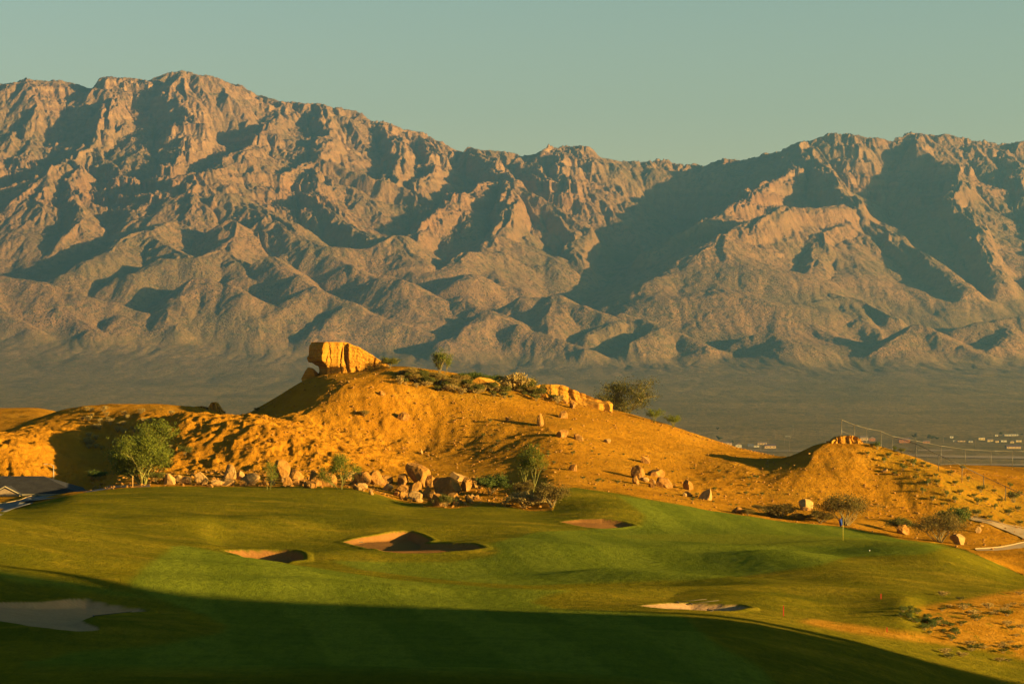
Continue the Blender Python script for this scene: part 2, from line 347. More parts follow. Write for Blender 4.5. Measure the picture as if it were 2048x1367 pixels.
def mat_far():
    m, nt, b = new_mat('desert_land', 1.0, 0.0); N = NT(nt); v = N.geo()
    rock = N.attr('rock'); hill = N.attr('hill')
    geo = N.n('ShaderNodeNewGeometry'); sep = N.n('ShaderNodeSeparateXYZ'); N.link(geo.outputs['Normal'], sep.inputs[0])
    steep = N.rng(sep.outputs['Z'], .58, .80, 1, 0)
    n1 = N.noise(v, .004, 6, .6); n2 = N.noise(v, .03, 5, .6)
    soil = N.mix(n1, (0.225, 0.125, 0.060), (0.305, 0.168, 0.080))
    soil = N.mix(N.rng(n2, .45, .7), soil, (.12, .088, .042))
    sp = N.voro(v, .075); spots = N.rng(sp.outputs['Distance'], .20, .36, 1, 0)
    spots = N.math('MULTIPLY', spots, N.rng(N.noise(v, .005, 3), .38, .58))
    soil = N.mix(N.math('MULTIPLY', spots, .8), soil, (.022, .028, .014))
    grn = N.rng(N.noise(v, .0014, 4, .6), .42, .66)
    soil = N.mix(N.math('MULTIPLY', grn, .5), soil, (.12, .098, .04))
    sz = N.n('ShaderNodeSeparateXYZ'); N.link(v, sz.inputs[0]); red = N.math('MULTIPLY', N.rng(sz.outputs['Z'], 560, 800), N.rng(sz.outputs['Z'], 1000, 1300, 1, 0))
    str_ = N.noise(N.scale(v, (.002, .002, .03)), 1.0, 5, .65)
    rk = N.mix(N.rng(str_, .3, .7), (0.16, 0.084, 0.04), (0.325, 0.194, 0.093))
    rk = N.mix(N.rng(N.noise(v, .02, 5, .65), .45, .75), rk, (.115, .067, .036))
    rk = N.mix(N.math('MULTIPLY', red, .5), rk, N.mix(N.rng(N.noise(v, .012, 5, .65), .35, .65), (0.291, 0.135, 0.054), (0.177, 0.087, 0.041)))
    c = N.mix(N.math('MULTIPLY', N.math('MAXIMUM', rock, N.math('MULTIPLY', steep, .6)), .9), soil, rk)
    # plain
    n3 = N.noise(N.scale(v, (.0014, .0019, .001)), 1.0, 7, .62); n4 = N.noise(N.scale(v, (.006, .011, .004)), 1.0, 6, .66)
    p = N.mix(N.rng(n3, .35, .65), (.20, .132, .044), (.29, .185, .066))
    p = N.mix(N.math('MULTIPLY', N.rng(n4, .55, .75), .55), p, (.36, .215, .085))
    near = N.rng(sz.outputs['Y'], 6800, 9600)
    p = N.mix(N.math('MULTIPLY', near, .75), p, N.mix(N.rng(N.noise(N.scale(v, (.004, .0022, .004)), 1.0, 7, .68), .36, .64), (.155, .094, .042), (.31, .180, .086)))
    s1 = N.rng(N.voro(v, .12).outputs['Distance'], .25, .45, 1, 0)
    p = N.mix(N.math('MULTIPLY', s1, .75), p, (.035, .04, .018))
    s2 = N.rng(N.noise(N.scale(v, (.05, .016, .05)), 1.0, 4, .65), .40, .62)
    p = N.mix(N.math('MULTIPLY', s2, .5), p, (.085, .075, .024))
    c = N.mix(hill, p, c)
    N.link(c, b.inputs['Base Color'])
    h = N.math('ADD', N.math('MULTIPLY', N.noise(v, .06, 6, .65), 1.0), N.math('MULTIPLY', spots, .25))
    hb = N.n('ShaderNodeMix', data_type='FLOAT'); N.put(hb.inputs[0], hill); N.put(hb.inputs[2], N.math('MULTIPLY', N.noise(v, .12, 4, .7), .2)); N.put(hb.inputs[3], h)
    N.link(N.bump(hb.outputs[0], 14, .8), b.inputs['Normal'])
    return m
# ------------------------------------------------------------------ near land: golf course, dirt hills (lofted from measured profiles)
# (distance, None or offset, [(column, row), ...]) : row of the ground at that distance
PROF = [
 (60,  [(-500,1440),(0,1470),(1024,1490),(1400,1540),(1700,1700),(2048,1950),(2600,2000)]),
 (85,  [(-500,1310),(0,1350),(500,1372),(1024,1378),(1400,1410),(1700,1480),(2048,1640),(2600,1700)]),
 (110,  [(-500,1190),(0,1240),(300,1258),(700,1274),(1024,1276),(1400,1288),(1700,1345),(2048,1462),(2600,1520)]),
 (132,  [(-500,1080),(0,1150),(150,1172),(300,1190),(600,1208),(1024,1215),(1400,1222),(1700,1265),(1850,1297),(2048,1336),(2600,1390)]),
 (148,  [(-500,1000),(0,1075),(330,1126),(560,1153),(800,1179),(1024,1194),(1500,1206),(1700,1226),(1800,1225),(1850,1248),(2048,1268),(2600,1310)]),
 (161,  [(-500,955),(0,1030),(200,1062),(330,1084),(450,1104),(600,1129),(800,1158),(1000,1174),(1200,1182),(1500,1190),(1700,1200),(1800,1211),(2048,1232),(2600,1270)]),
 (178,  [(-500,1010),(0,1062),(200,1088),(330,1108),(450,1122),(600,1132),(700,1137),(800,1146),(1000,1152),(1200,1153),(1500,1153),(1700,1165),(2048,1194),(2600,1200)]),
 (200, [(-500,1015),(0,1040),(100,1044),(200,1058),(400,1078),(450,1092),(600,1100),(700,1098),(900,1100),(1100,1092),(1300,1106),(1500,1106),(1700,1112),(1850,1112),(2048,1155),(2600,1180)]),
 (235, [(-500,1000),(0,1020),(160,1006),(300,1012),(500,1022),(700,1040),(900,1050),(1024,1050),(1200,1060),(1400,1072),(1686,1080),(1800,1085),(1880,1090),(1960,1112),(2048,1148),(2600,1170)]),
 (255, [(-500,1010),(0,1018),(80,1000),(160,985),(300,985),(500,992),(700,1004),(850,1020),(950,1020),(1060,1024),(1200,1010),(1400,1040),(1600,1062),(1700,1072),(1830,1085),(1920,1100),(2048,1108),(2600,1120)]),
 (270,  [(-500,1010),(0,1008),(100,994),(170,982),(300,970),(500,976),(700,978),(850,1000),(950,990),(1060,990),(1100,972),(1230,985),(1400,1013),(1530,1033),(1700,1052),(1830,1072),(1920,1078),(2048,1094),(2600,1150)]),
 (288,  [(-500,985),(0,985),(60,990),(120,1000),(180,988),(230,958),(300,946),(420,948),(560,952),(700,957),(850,964),(1000,966),(1100,946),(1230,964),(1400,990),(1530,1010),(1700,1028),(1830,1040),(1950,1044),(2048,1060),(2600,1120)]),
 (305,  [(-500,890),(0,900),(60,915),(130,948),(180,945),(220,950),(255,938),(300,908),(335,876),(420,858),(500,848),(600,866),(700,892),(760,912),(830,928),(900,930),(1000,918),(1100,905),(1230,922),(1400,950),(1530,950),(1570,945),(1600,940),(1640,938),(1690,938),(1760,948),(1850,945),(1950,980),(2048,1022),(2600,1080)]),
 (315,  [(-500,865),(0,872),(60,878),(130,905),(180,925),(220,925),(255,905),(300,862),(335,838),(380,824),(450,829),(500,834),(600,850),(700,880),(780,896),(850,905),(900,900),(1000,882),(1100,868),(1230,893),(1400,920),(1530,926),(1570,918),(1600,906),(1620,892),(1640,886),(1680,882),(1720,884),(1790,902),(1850,922),(1950,962),(2048,995),(2600,1030)]),
 (330,  [(-500,855),(0,868),(60,855),(130,858),(180,862),(260,842),(300,832),(420,836),(480,842),(540,836),(600,802),(650,775),(700,765),(780,772),(850,790),(950,802),(1100,826),(1200,846),(1350,880),(1450,905),(1530,913),(1600,914),(1700,945),(1800,925),(1900,950),(2048,975),(2600,1000)]),
 (345,  [(-500,850),(0,862),(60,842),(130,820),(180,811),(250,809),(300,808),(400,815),(440,826),(480,832),(540,802),(610,760),(650,748),(700,744),(740,739),(760,735),(780,731),(800,731),(850,737),(900,745),(1000,768),(1050,784),(1150,803),(1200,815),(1240,822),(1280,832),(1350,855),(1450,888),(1530,908),(1580,920),(1700,940),(1800,930),(1900,935),(2048,950),(2600,970)]),
 (362,  [(-500,870),(0,872),(100,850),(200,822),(300,815),(420,822),(480,850),(540,840),(600,805),(700,772),(800,752),(900,770),(1000,790),(1200,835),(1350,885),(1530,935),(1700,950),(1800,935),(1900,932),(2048,938),(2600,950)]),
 (400, [(-500,830),(0,838),(60,835),(100,836),(160,850),(300,860),(480,890),(700,850),(900,850),(1200,900),(1530,985),(1800,945),(1900,930),(2048,935),(2600,940)]),
 (440, [(-500,810),(0,816),(60,815),(110,822),(160,850),(300,890),(600,900),(1000,900),(1400,960),(1600,1000),(1750,970),(1850,940),(1950,938),(2048,940),(2600,945)]),
]
MOUNDS = [ # (height, half width, [(column, distance), ...])
 (.75, 5, [(1230,176),(1300,172),(1420,169),(1520,164),(1580,160)]),
 (.95, 6, [(1560,192),(1640,184),(1720,174),(1800,160),(1900,146)]),
 (.9, 7, [(1690,210),(1790,206),(1880,190),(1980,170),(2080,155)]),
 (.6, 5, [(1080,148),(1180,152),(1300,156),(1420,156),(1520,150)]),
 (.4, 3.5, [(-200,126),(0,130),(160,134),(330,138),(600,143),(800,146)]),
 (.4, 3.5, [(-200,142),(0,143),(200,144),(400,147),(560,150)]),
 (.6, 5, [(520,192),(640,190),(760,192),(880,196),(980,204)]),
 (.6, 6, [(380,215),(520,222),(640,228),(760,226)]),
 (.5, 7, [(700,240),(850,236),(980,228)]),
 (-.2, 6, [(1400,186),(1560,174),(1680,162),(1780,148)]),
 (-.2, 6, [(1640,198),(1740,190),(1840,172),(1950,155)]),
 (.5, 4, [(140,104),(260,108),(380,113),(470,114)]),
 (-.3, 6, [(300,125),(600,128),(900,128)]),
 (.35, 7, [(500,105),(800,112),(1100,116),(1400,112)]),
 (-.4, 6, [(1200,122),(1400,118),(1600,112)]),
 (.4, 5, [(1250,104),(1450,110),(1600,108)]),
 (.5, 6, [(1100,196),(1250,200),(1400,204)]),

]
SHADOW_EDGE = [(-250,1080),(-120,1108),(0,1132),(100,1152),(170,1162),(330,1182),(500,1197),(700,1208),(900,1214),(1050,1217),(1200,1219),(1400,1230),(1550,1254),(1700,1286),(1850,1320),(1960,1346),(2048,1366)]
GRASS_EDGE = [(-500,1040),(-40,1030),(0,1022),(60,1009),(110,997),(160,986),(200,980),(260,975),(330,972),(500,973),(640,972),(700,976),(760,990),(800,1002),(850,1012),(900,1016),(960,1010),(1010,1012),(1060,1020),(1105,1020),(1112,1000),(1118,975),(1150,974),(1230,985),(1330,1003),(1420,1020),(1530,1036),(1600,1045),(1680,1052),(1750,1066),(1800,1076),(1880,1086),(1930,1098),(2048,1150),(2600,1170)]
PALE = [3, 4]
POLY = {
 'fair': [[(355,1088),(450,1105),(600,1131),(800,1160),(1000,1176),(1150,1181),(1085,1190),(1062,1204),(1110,1216),(1300,1224),(1370,1232),(1400,1262),(1440,1290),(1520,1330),(1560,1380),(1560,1480),(-300,1480),(-100,1360),(0,1340),(150,1302),(300,1290),(440,1264),(455,1250),(400,1225),(300,1192),(255,1172),(285,1135)],
          [(975,1088),(1080,1062),(1130,1060),(1280,1052),(1290,1030),(1235,990),(1330,1005),(1530,1037),(1700,1054),(1800,1078),(1900,1094),(1850,1108),(1700,1112),(1640,1130),(1560,1140),(1500,1150),(1350,1160),(1200,1165),(1060,1170),(900,1160),(720,1138),(660,1122),(760,1122),(900,1125),(985,1112),(1000,1098)],
          [(-300,1090),(-100,1115),(0,1140),(120,1160),(270,1185),(330,1200),(240,1192),(120,1172),(0,1158),(-300,1120)]],
 'green': [[(1225,1072),(1300,1067),(1500,1067),(1686,1073),(1800,1082),(1880,1086),(1830,1093),(1700,1091),(1500,1089),(1300,1079)]],
 'gold': [[(-200,1012),(0,1037),(200,1068),(335,1090),(300,1122),(200,1118),(80,1098),(-200,1060)],[(60,1092),(150,1080),(240,1082),(335,1094),(288,1130),(200,1124),(120,1112)],
          [(1085,1190),(1200,1174),(1350,1172),(1480,1178),(1600,1205),(1700,1232),(1800,1262),(2048,1330),(2100,1400),(1900,1340),(1700,1290),(1560,1258),(1400,1234),(1110,1217)],
          [(1640,1130),(1760,1114),(1850,1110),(1950,1150),(2100,1180),(2100,1210),(1900,1200),(1800,1180),(1700,1165)],
          [(560,1108),(640,1112),(760,1116),(940,1110),(985,1095),(960,1075),(1000,1085),(990,1108),(900,1122),(740,1124),(640,1122)],
          [(1480,1150),(1560,1140),(1640,1150),(1800,1200),(1860,1240),(1760,1240),(1650,1205),(1560,1178)]],
 'weedy': [[(1725,886),(1800,905),(1900,945),(2080,1000),(2080,1075),(1950,1045),(1850,1000),(1765,935)],[(790,742),(900,745),(1010,765),(1080,778),(1060,800),(960,800),(860,780)]],
 'waste': [[(1835,1215),(1900,1202),(2048,1178),(2550,1160),(2550,1370),(2048,1318),(1960,1296),(1850,1284),(1700,1264),(1600,1242),(1625,1236),(1700,1247),(1800,1262),(1862,1268),(1850,1240)]],
 'sand': [[(686,1083),(720,1074),(760,1068),(790,1063),(820,1062),(842,1069),(862,1080),(850,1086),(880,1087),(930,1087),(955,1090),(967,1097),(940,1101),(900,1103),(860,1105),(800,1105),(760,1100),(720,1092)],
          [(448,1101),(480,1099),(560,1099),(595,1101),(608,1110),(606,1122),(560,1124),(500,1115)],
          [(1120,1043),(1160,1038),(1210,1038),(1245,1043),(1268,1050),(1235,1055),(1200,1057),(1160,1052)],
          [(1278,1211),(1330,1207),(1380,1206),(1430,1208),(1480,1211),(1500,1216),(1460,1222),(1400,1220),(1320,1216)],
          [(-60,1202),(0,1204),(90,1203),(140,1196),(170,1197),(230,1210),(285,1218),(295,1223),(250,1228),(190,1232),(165,1240),(195,1252),(200,1258),(160,1260),(60,1250),(0,1240),(-60,1236)]],
}
BUNKER_DEPTH = [.72, .8, .5, .5, .45]

class Near: pass
G = Near()
def seg_dist(X, Y, pts):
    D = np.full(X.shape, 1e9)
    for a, b in zip(pts[:-1], pts[1:]):
        ex, ey = b[0]-a[0], b[1]-a[1]; l = ex*ex+ey*ey+1e-9
        t = np.clip(((X-a[0])*ex+(Y-a[1])*ey)/l, 0, 1)
        D = np.minimum(D, np.hypot(X-a[0]-t*ex, Y-a[1]-t*ey))
    return D
def near_setup():
    a = np.linspace(-.227, .227, 1080); e = .227+np.concatenate([np.geomspace(.0008, .15, 60), np.geomspace(.16, 2.6, 40)])
    u = np.concatenate([-e[::-1], a, e]); d = np.concatenate([np.geomspace(2.5, 70, 60), np.linspace(70, 372, 1000)[1:], np.linspace(372, 450, 120)[1:], np.geomspace(450, 1100, 40)[1:]])
    px = np.clip(CXP+u*F, -500, 2600)
    rows = [np.full(len(u), -1.8), np.full(len(u), -4.6)]; dk = [2.5, 30]
    for dd, pts in PROF:
        rows.append((HZ-blur(curve(pts, np.linspace(-500, 2600, 1551))[None, :], 0, 5)[0][np.clip(((px+500)/2).astype(int), 0, 1550)])/F*dd); dk.append(dd)
    rows += [np.full(len(u), -52.), np.full(len(u), -78.), np.full(len(u), -95.)]; dk += [560, 750, 1100]
    R = np.stack(rows)
    Z = pchip(dk, blur(R, 0, 1.0), d)
    Zs = blur(Z, 15, 3.0); w = sstep(240, 222, d)[:, None]; Z = Zs*w+blur(Z, 2.2, 1.5)*(1-w)
    X = u[None, :]*d[:, None]; Y = d[:, None]+0*X
    for h, w, pts in MOUNDS:
        P = [((p-CXP)/F*q, q) for p, q in pts]
        x0, x1 = min(p[0] for p in P)-3*w, max(p[0] for p in P)+3*w; y0, y1 = min(p[1] for p in P)-3*w, max(p[1] for p in P)+3*w
        r = np.where((d > y0) & (d < y1))[0]; c = np.where((u > x0/y0 if x0 < 0 else u > x0/y1) & (u < (x1/y0 if x1 > 0 else x1/y1)))[0]
        s = (slice(r[0], r[-1]+1), slice(c[0], c[-1]+1))
        Z[s] += h*np.exp(-(seg_dist(X[s], Y[s], P)/w)**2)
    G.u, G.d, G.X, G.Y, G.Z = u, d, X, Y, Z
    G.traced = {k: [trace(p) for p in polys] for k, polys in POLY.items()}
    # --- detail on dirt
    pxc = CXP+u*F
    db = np.array([pick_col(j, np.interp(pxc[j], [p[0] for p in GRASS_EDGE], [p[1] for p in GRASS_EDGE]))[1] if -300 < pxc[j] < 2400 else 262 for j in range(len(u))])
    edge = db[None, :]+1.2*fbm(X/4, Y/4, 3, 5)
    G.db = db
    dirt = sstep(-.35, .35, Y-edge)
    px2 = pxc[None, :]+0*X
    farm = blur(np.clip(dirt*1.0, 0, 1), 6, 14)*dirt*(Y < 600)
    rug = np.clip(sstep(900, 700, px2)*sstep(285, 295, Y)*sstep(338, 325, Y)+.25*sstep(0, 1, fbm(X/22, Y/22, 3, 8)+.45), 0, 1)
    rug *= 1-.75*np.exp(-((px2-690)/170)**2)*sstep(315, 325, Y)
    for i, lam in enumerate((13., 6.5, 3.3, 1.7)):
        gx, gy = grad_polar(blur(G.Z, 2, 2), u, d); sl = np.hypot(gx, gy)
        g = gullies(X, Y, gx, gy, lam, 500+i)
        G.Z = G.Z+farm*lam*(.022, .034, .05, .06)[i]*np.clip(sl/.4, 0, 1)*g*(.16+(.30 if i < 2 else .22)*rug)
    G.Z = G.Z+farm*(.24*fbm(X/9, Y/9, 4, 21)+.16*fbm(X/2.2, Y/2.2, 4, 22)*(.4+1.3*rug)+rug*(.24*sstep(.02, .20, fbm(X/5, Y/4, 4, 35))-.22*sstep(.12, .3, fbm(X/3.4+9, Y/3.4, 4, 36)))+.34*(ridged(X/1.9+.3*fbm(X/3, Y/3, 2, 28), Y/1.9, 3, 24)-.2)*rug*sstep(-.5, .3, fbm(X/7, Y/7, 2, 29)))
    G.Z = G.Z+(1-dirt)*(.10*fbm(X/11, Y/11, 3, 25)+.018*fbm(X/1.3, Y/1.3, 2, 26))
    G.dirt = dirt; G.rug = rug*dirt
    # --- zones and bunkers
    G.pale = np.zeros(X.shape)
    G.zone = {k: np.zeros(X.shape) for k in POLY}
    for k, polys in POLY.items():
        for n, poly in enumerate(polys):
            m, sl_, W = poly_mask(G.traced[k][n])
            if m is None: continue
            if k == 'sand':
                cx, cy = W.mean(0); e = np.array([.93, .37])
                a = ((X[sl_]-cx)*e[0]+(Y[sl_]-cy)*e[1]); pr = (W-[cx, cy])@e; a = np.clip((a-pr.min())/(pr.max()-pr.min()), 0, 1)
                sd = seg_dist(X[sl_], Y[sl_], list(map(tuple, W))+[tuple(W[0])])*np.where(m > .5, 1, -1)
                sd = sd+.10*fbm(X[sl_]/1.1, Y[sl_]/1.1, 3, 27)
                rim = sstep(-.1, .75, sd)
                G.Z[sl_] -= BUNKER_DEPTH[n]*(.18+.82*a)*rim
                G.Z[sl_] += .12*np.exp(-((sd+.35)/.35)**2)*(.3+.7*a)
                G.zone[k][sl_] = np.maximum(G.zone[k][sl_], sstep(-.06, .10, sd))
                if n in PALE: G.pale[sl_] = 1
            else:
                s0 = 2.0 if k in ('fair', 'green') else (3.0 if k == 'waste' else 7.0)
                G.zone[k][sl_] = np.maximum(G.zone[k][sl_], blur(m, s0, s0*1.5))
def col_of(px): return float(np.interp((px-CXP)/F, G.u, np.arange(len(G.u))))
def pick_col(j, py, dmin=70., dmax=1000.):
    z = G.Z[:, j]; r = HZ-z/G.d*F
    i0 = int(np.searchsorted(G.d, dmin))
    k = np.where((r[i0:] <= py) & (G.d[i0:] <= dmax))[0]
    if len(k) == 0: i = int(np.searchsorted(G.d, min(dmax, 340)))
    else: i = i0+int(k[0])
    if i > i0 and r[i-1] > r[i] and len(k):
        t = np.clip((r[i-1]-py)/(r[i-1]-r[i]), 0, 1); dd = G.d[i-1]+t*(G.d[i]-G.d[i-1])
    else: dd = G.d[i]
    return i, dd
def ground(x, y):
    """height of the near land at a world point"""
    j = np.interp(x/y, G.u, np.arange(len(G.u))); i = np.interp(y, G.d, np.arange(len(G.d)))
    j0 = int(min(j, len(G.u)-2)); i0 = int(min(i, len(G.d)-2)); a, b = j-j0, i-i0; Z = G.Z
    return (Z[i0, j0]*(1-a)+Z[i0, j0+1]*a)*(1-b)+(Z[i0+1, j0]*(1-a)+Z[i0+1, j0+1]*a)*b
def pick(px, py, dmin=70., dmax=1000.):
    j = int(round(col_of(px))); i, dd = pick_col(j, py, dmin, dmax); x = (px-CXP)/F*dd
    return np.array([x, dd, ground(x, dd)])
def trace(poly):
    W = []; n = len(poly)
    for i in range(n):
        a, b = poly[i], poly[(i+1) % n]
        k = max(2, int(math.hypot(a[0]-b[0], (a[1]-b[1])*3)/6))
        for t in range(k):
            q = pick(a[0]+(b[0]-a[0])*t/k, a[1]+(b[1]-a[1])*t/k); W.append((q[0]/q[1], q[1]))
    W = np.array(W)
    for i in range(4): W[:, 1] = .25*np.roll(W[:, 1], 1)+.5*W[:, 1]+.25*np.roll(W[:, 1], -1)
    return np.stack([W[:, 0]*W[:, 1], W[:, 1]], 1)
def poly_mask(W):
    U = W[:, 0]/W[:, 1]
    c = np.where((G.u > U.min()-.004) & (G.u < U.max()+.004))[0]; r = np.where((G.d > W[:, 1].min()-3) & (G.d < W[:, 1].max()+3))[0]
    if len(c) < 3 or len(r) < 3: return None, None, None
    s = (slice(r[0], r[-1]+1), slice(c[0], c[-1]+1)); X, Y = G.X[s], G.Y[s]
    ins = np.zeros(X.shape, bool)
    for i in range(len(W)):
        x0, y0 = W[i]; x1, y1 = W[(i+1) % len(W)]
        if y0 == y1: continue
        ins ^= ((y0 > Y) != (y1 > Y)) & (X < (x1-x0)*(Y-y0)/(y1-y0)+x0)
    return ins.astype(float), s, W
def build_bank():
    # the hill on the right that shades the foreground. Each sun ray (a line of constant a) grazes its crest and lands on the shadow edge
    s = SUN[:2]/np.hypot(SUN[0], SUN[1]); p = np.array([-s[1], s[0]]); tn = math.tan(SUN_EL); T = 105.0
    A, Hh = [], []
    for c, r in SHADOW_EDGE:
        q = pick(c, r); A.append(q[:2]@p); Hh.append(q[2]+tn*(T-q[:2]@s))
    A, Hh = np.array(A), np.array(Hh); o = np.argsort(A); A, Hh = A[o], Hh[o]
    a = np.concatenate([np.linspace(-260, A[0]-2, 60), np.linspace(A[0]-1, A[-1]+2, 130), np.linspace(A[-1]+3, A[-1]+40, 25)])
    h = np.interp(a, A, Hh); k = np.ones(5)/5
    h = np.where(a < A[0], Hh[0]+np.clip((A[0]-a)*.35, 0, 9), h); h = np.where(a > A[-1], Hh[-1]-(a-A[-1])*.9, h)
    t = np.concatenate([np.linspace(-75, 70, 70), np.linspace(72, T, 24)[:-1], [T], np.linspace(T+2, T+160, 50)]); Ag, Tg = np.meshgrid(a, t, indexing='ij')
    X = s[0]*Tg+p[0]*Ag; Y = s[1]*Tg+p[1]*Ag; off = np.abs(Tg-T)
    Z = h[:, None]-.44*np.sqrt(off*off+4)+.88+.22*fbm(X/12, Y/12, 3, 33)*np.clip(off/6, 0, 1)
    low = np.where(Y < 3, -2.6-.004*np.clip(-Y, 0, None), -60.0)
    Z = np.maximum(Z, low)
    o = mesh_np('hills', np.stack([X, Y, Z], -1).reshape(-1, 3), grid_faces(len(a), len(t)), bpy.data.materials['golf_ground'], smooth=True)
    attr(o, 'dirt', np.ones(X.size)); tag(o, kind='structure')
def build_near():
    near_setup()
    V = np.stack([G.X, G.Y, G.Z], -1).reshape(-1, 3)
    o = mesh_np('ground', V, grid_faces(len(G.d), len(G.u)), mat_ground(), smooth=True); tag(o, kind='structure')
    attr(o, 'dirt', G.dirt); attr(o, 'rug', G.rug)
    for k in POLY: attr(o, k, G.zone[k])
    attr(o, 'pale', G.pale)
    build_bank()
def mat_ground():
    m, nt, b = new_mat('golf_ground', 1.0, 0.0); N = NT(nt); v = N.geo()
    dirt, rug, fair, green, gold, waste, sand = [N.attr(k) for k in ('dirt', 'rug', 'fair', 'green', 'gold', 'waste', 'sand')]; weedy = N.attr('weedy')
    nA = N.noise(v, .09, 5, .6); nB = N.noise(v, .7, 5, .65); nC = N.noise(N.scale(v, (.16, .24, .3)), 1.0, 6, .72); nD = N.noise(v, 6.0, 3, .6)
    # grass
    rough = N.mix(N.rng(nA, .35, .65), (.096, .092, .006), (.155, .130, .007))
    rough = N.mix(N.math('MULTIPLY', N.rng(nC, .48, .70), .75), rough, (.24, .17, .012))
    fw = N.mix(N.rng(nA, .3, .7), (.092, .118, .011), (.120, .142, .012))
    sx = N.n('ShaderNodeSeparateXYZ'); N.link(v, sx.inputs[0])
    st = N.math('SINE', N.math('ADD', N.math('MULTIPLY', sx.outputs['X'], .85), N.math('MULTIPLY', sx.outputs['Y'], .13)))
    fw = N.mix(N.math('MULTIPLY', N.rng(st, -.25, .25), .65), fw, (.145, .168, .016))
    gr = N.mix(N.rng(nB, .3, .7), (.13, .142, .012), (.15, .158, .014))
    gd = N.mix(N.rng(nC, .35, .7), (.115, .102, .007), (.215, .158, .012))
    g = N.mix(N.math('MULTIPLY', gold, .85), rough, gd)
    g = N.mix(fair, g, fw); g = N.mix(green, g, gr)
    g = N.mix(N.math('MULTIPLY', N.rng(nD, .35, .75), .45), g, N.mix(.6, g, (.025, .035, .006))); g = N.mix(N.math('MULTIPLY', N.rng(nB, .42, .70), .5), g, N.mix(.5, g, (.03, .045, .008)))
    nE = N.noise(N.scale(v, (2.6, .55, 1.)), 1.0, 3, .75)
    g = N.mix(N.math('MULTIPLY', N.rng(nE, .42, .66), .42), g, N.mix(.55, g, (.035, .045, .006)))
    # dirt
    d1 = N.mix(N.rng(nA, .3, .7), (.27, .122, .008), (.36, .170, .012))
    d1 = N.mix(N.math('MULTIPLY', N.rng(nB, .45, .75), .6), d1, (.20, .085, .007))
    strat = N.noise(N.scale(v, (.03, .03, 1.1)), 1.0, 4, .6)
    d1 = N.mix(N.math('MULTIPLY', N.rng(strat, .52, .7), .35), d1, (.40, .21, .025))
    scr = N.math('MULTIPLY', N.rng(N.noise(v, .12, 4, .6), .50, .66), N.rng(N.noise(v, 1.6, 4, .7), .42, .6))
    d1 = N.mix(N.math('MULTIPLY', scr, .5), d1, (.12, .085, .012))
    peb = N.voro(v, 3.2); pb = N.rng(peb.outputs['Distance'], .12, .26, 1, 0)
    d1 = N.mix(N.math('MULTIPLY', pb, .22), d1, (.42, .24, .045))
    d1 = N.mix(N.math('MULTIPLY', N.rng(N.noise(v, 4., 4, .7), .5, .7), .35), d1, (.15, .066, .010))
    d1 = N.mix(N.math('MULTIPLY', rug, .5), d1, N.mix(nB, (.32, .128, .009), (.41, .185, .014)))
    d1 = N.mix(N.math('MULTIPLY', weedy, N.rng(N.noise(v, .9, 5, .7), .30, .62)), d1, N.mix(nB, (.19, .112, .009), (.26, .150, .012)))
    c = N.mix(dirt, g, d1)
    ws = N.mix(N.rng(nB, .35, .65), (.27, .125, .009), (.37, .18, .02))
    c = N.mix(N.math('MULTIPLY', waste, N.rng(N.noise(N.scale(v, (.8, .35, .6)), 1.0, 5, .72), .30, .46)), c, ws)
    sd = N.mix(nB, (.19, .088, .024), (.235, .112, .034)); sd = N.mix(N.attr('pale'), sd, N.mix(nB, (.345, .22, .115), (.25, .15, .072)))
    c = N.mix(sand, c, sd)
    N.link(c, b.inputs['Base Color'])
    hg = N.math('MULTIPLY', N.math('ADD', N.noise(v, 9., 4, .7), N.math('MULTIPLY', N.noise(v, 1.7, 3, .6), 1.6)), .075)
    hd = N.math('ADD', N.math('MULTIPLY', N.noise(v, 2.2, 6, .7), .30), N.math('MULTIPLY', pb, .10))
    hm = N.n('ShaderNodeMix', data_type='FLOAT'); N.put(hm.inputs[0], N.math('MAXIMUM', dirt, N.math('MULTIPLY', waste, .6))); N.put(hm.inputs[2], hg); N.put(hm.inputs[3], hd)
    hs = N.n('ShaderNodeMix', data_type='FLOAT'); N.put(hs.inputs[0], sand); N.put(hs.inputs[2], hm.outputs[0]); N.put(hs.inputs[3], N.math('ADD', N.math('MULTIPLY', N.noise(v, 5., 3, .6), .05), N.math('MULTIPLY', N.noise(N.scale(v, (.5, 4., 1.)), 1.0, 3, .6), .08)))
    N.link(N.bump(hs.outputs[0], 1.0, 1.0), b.inputs['Normal'])
    return m
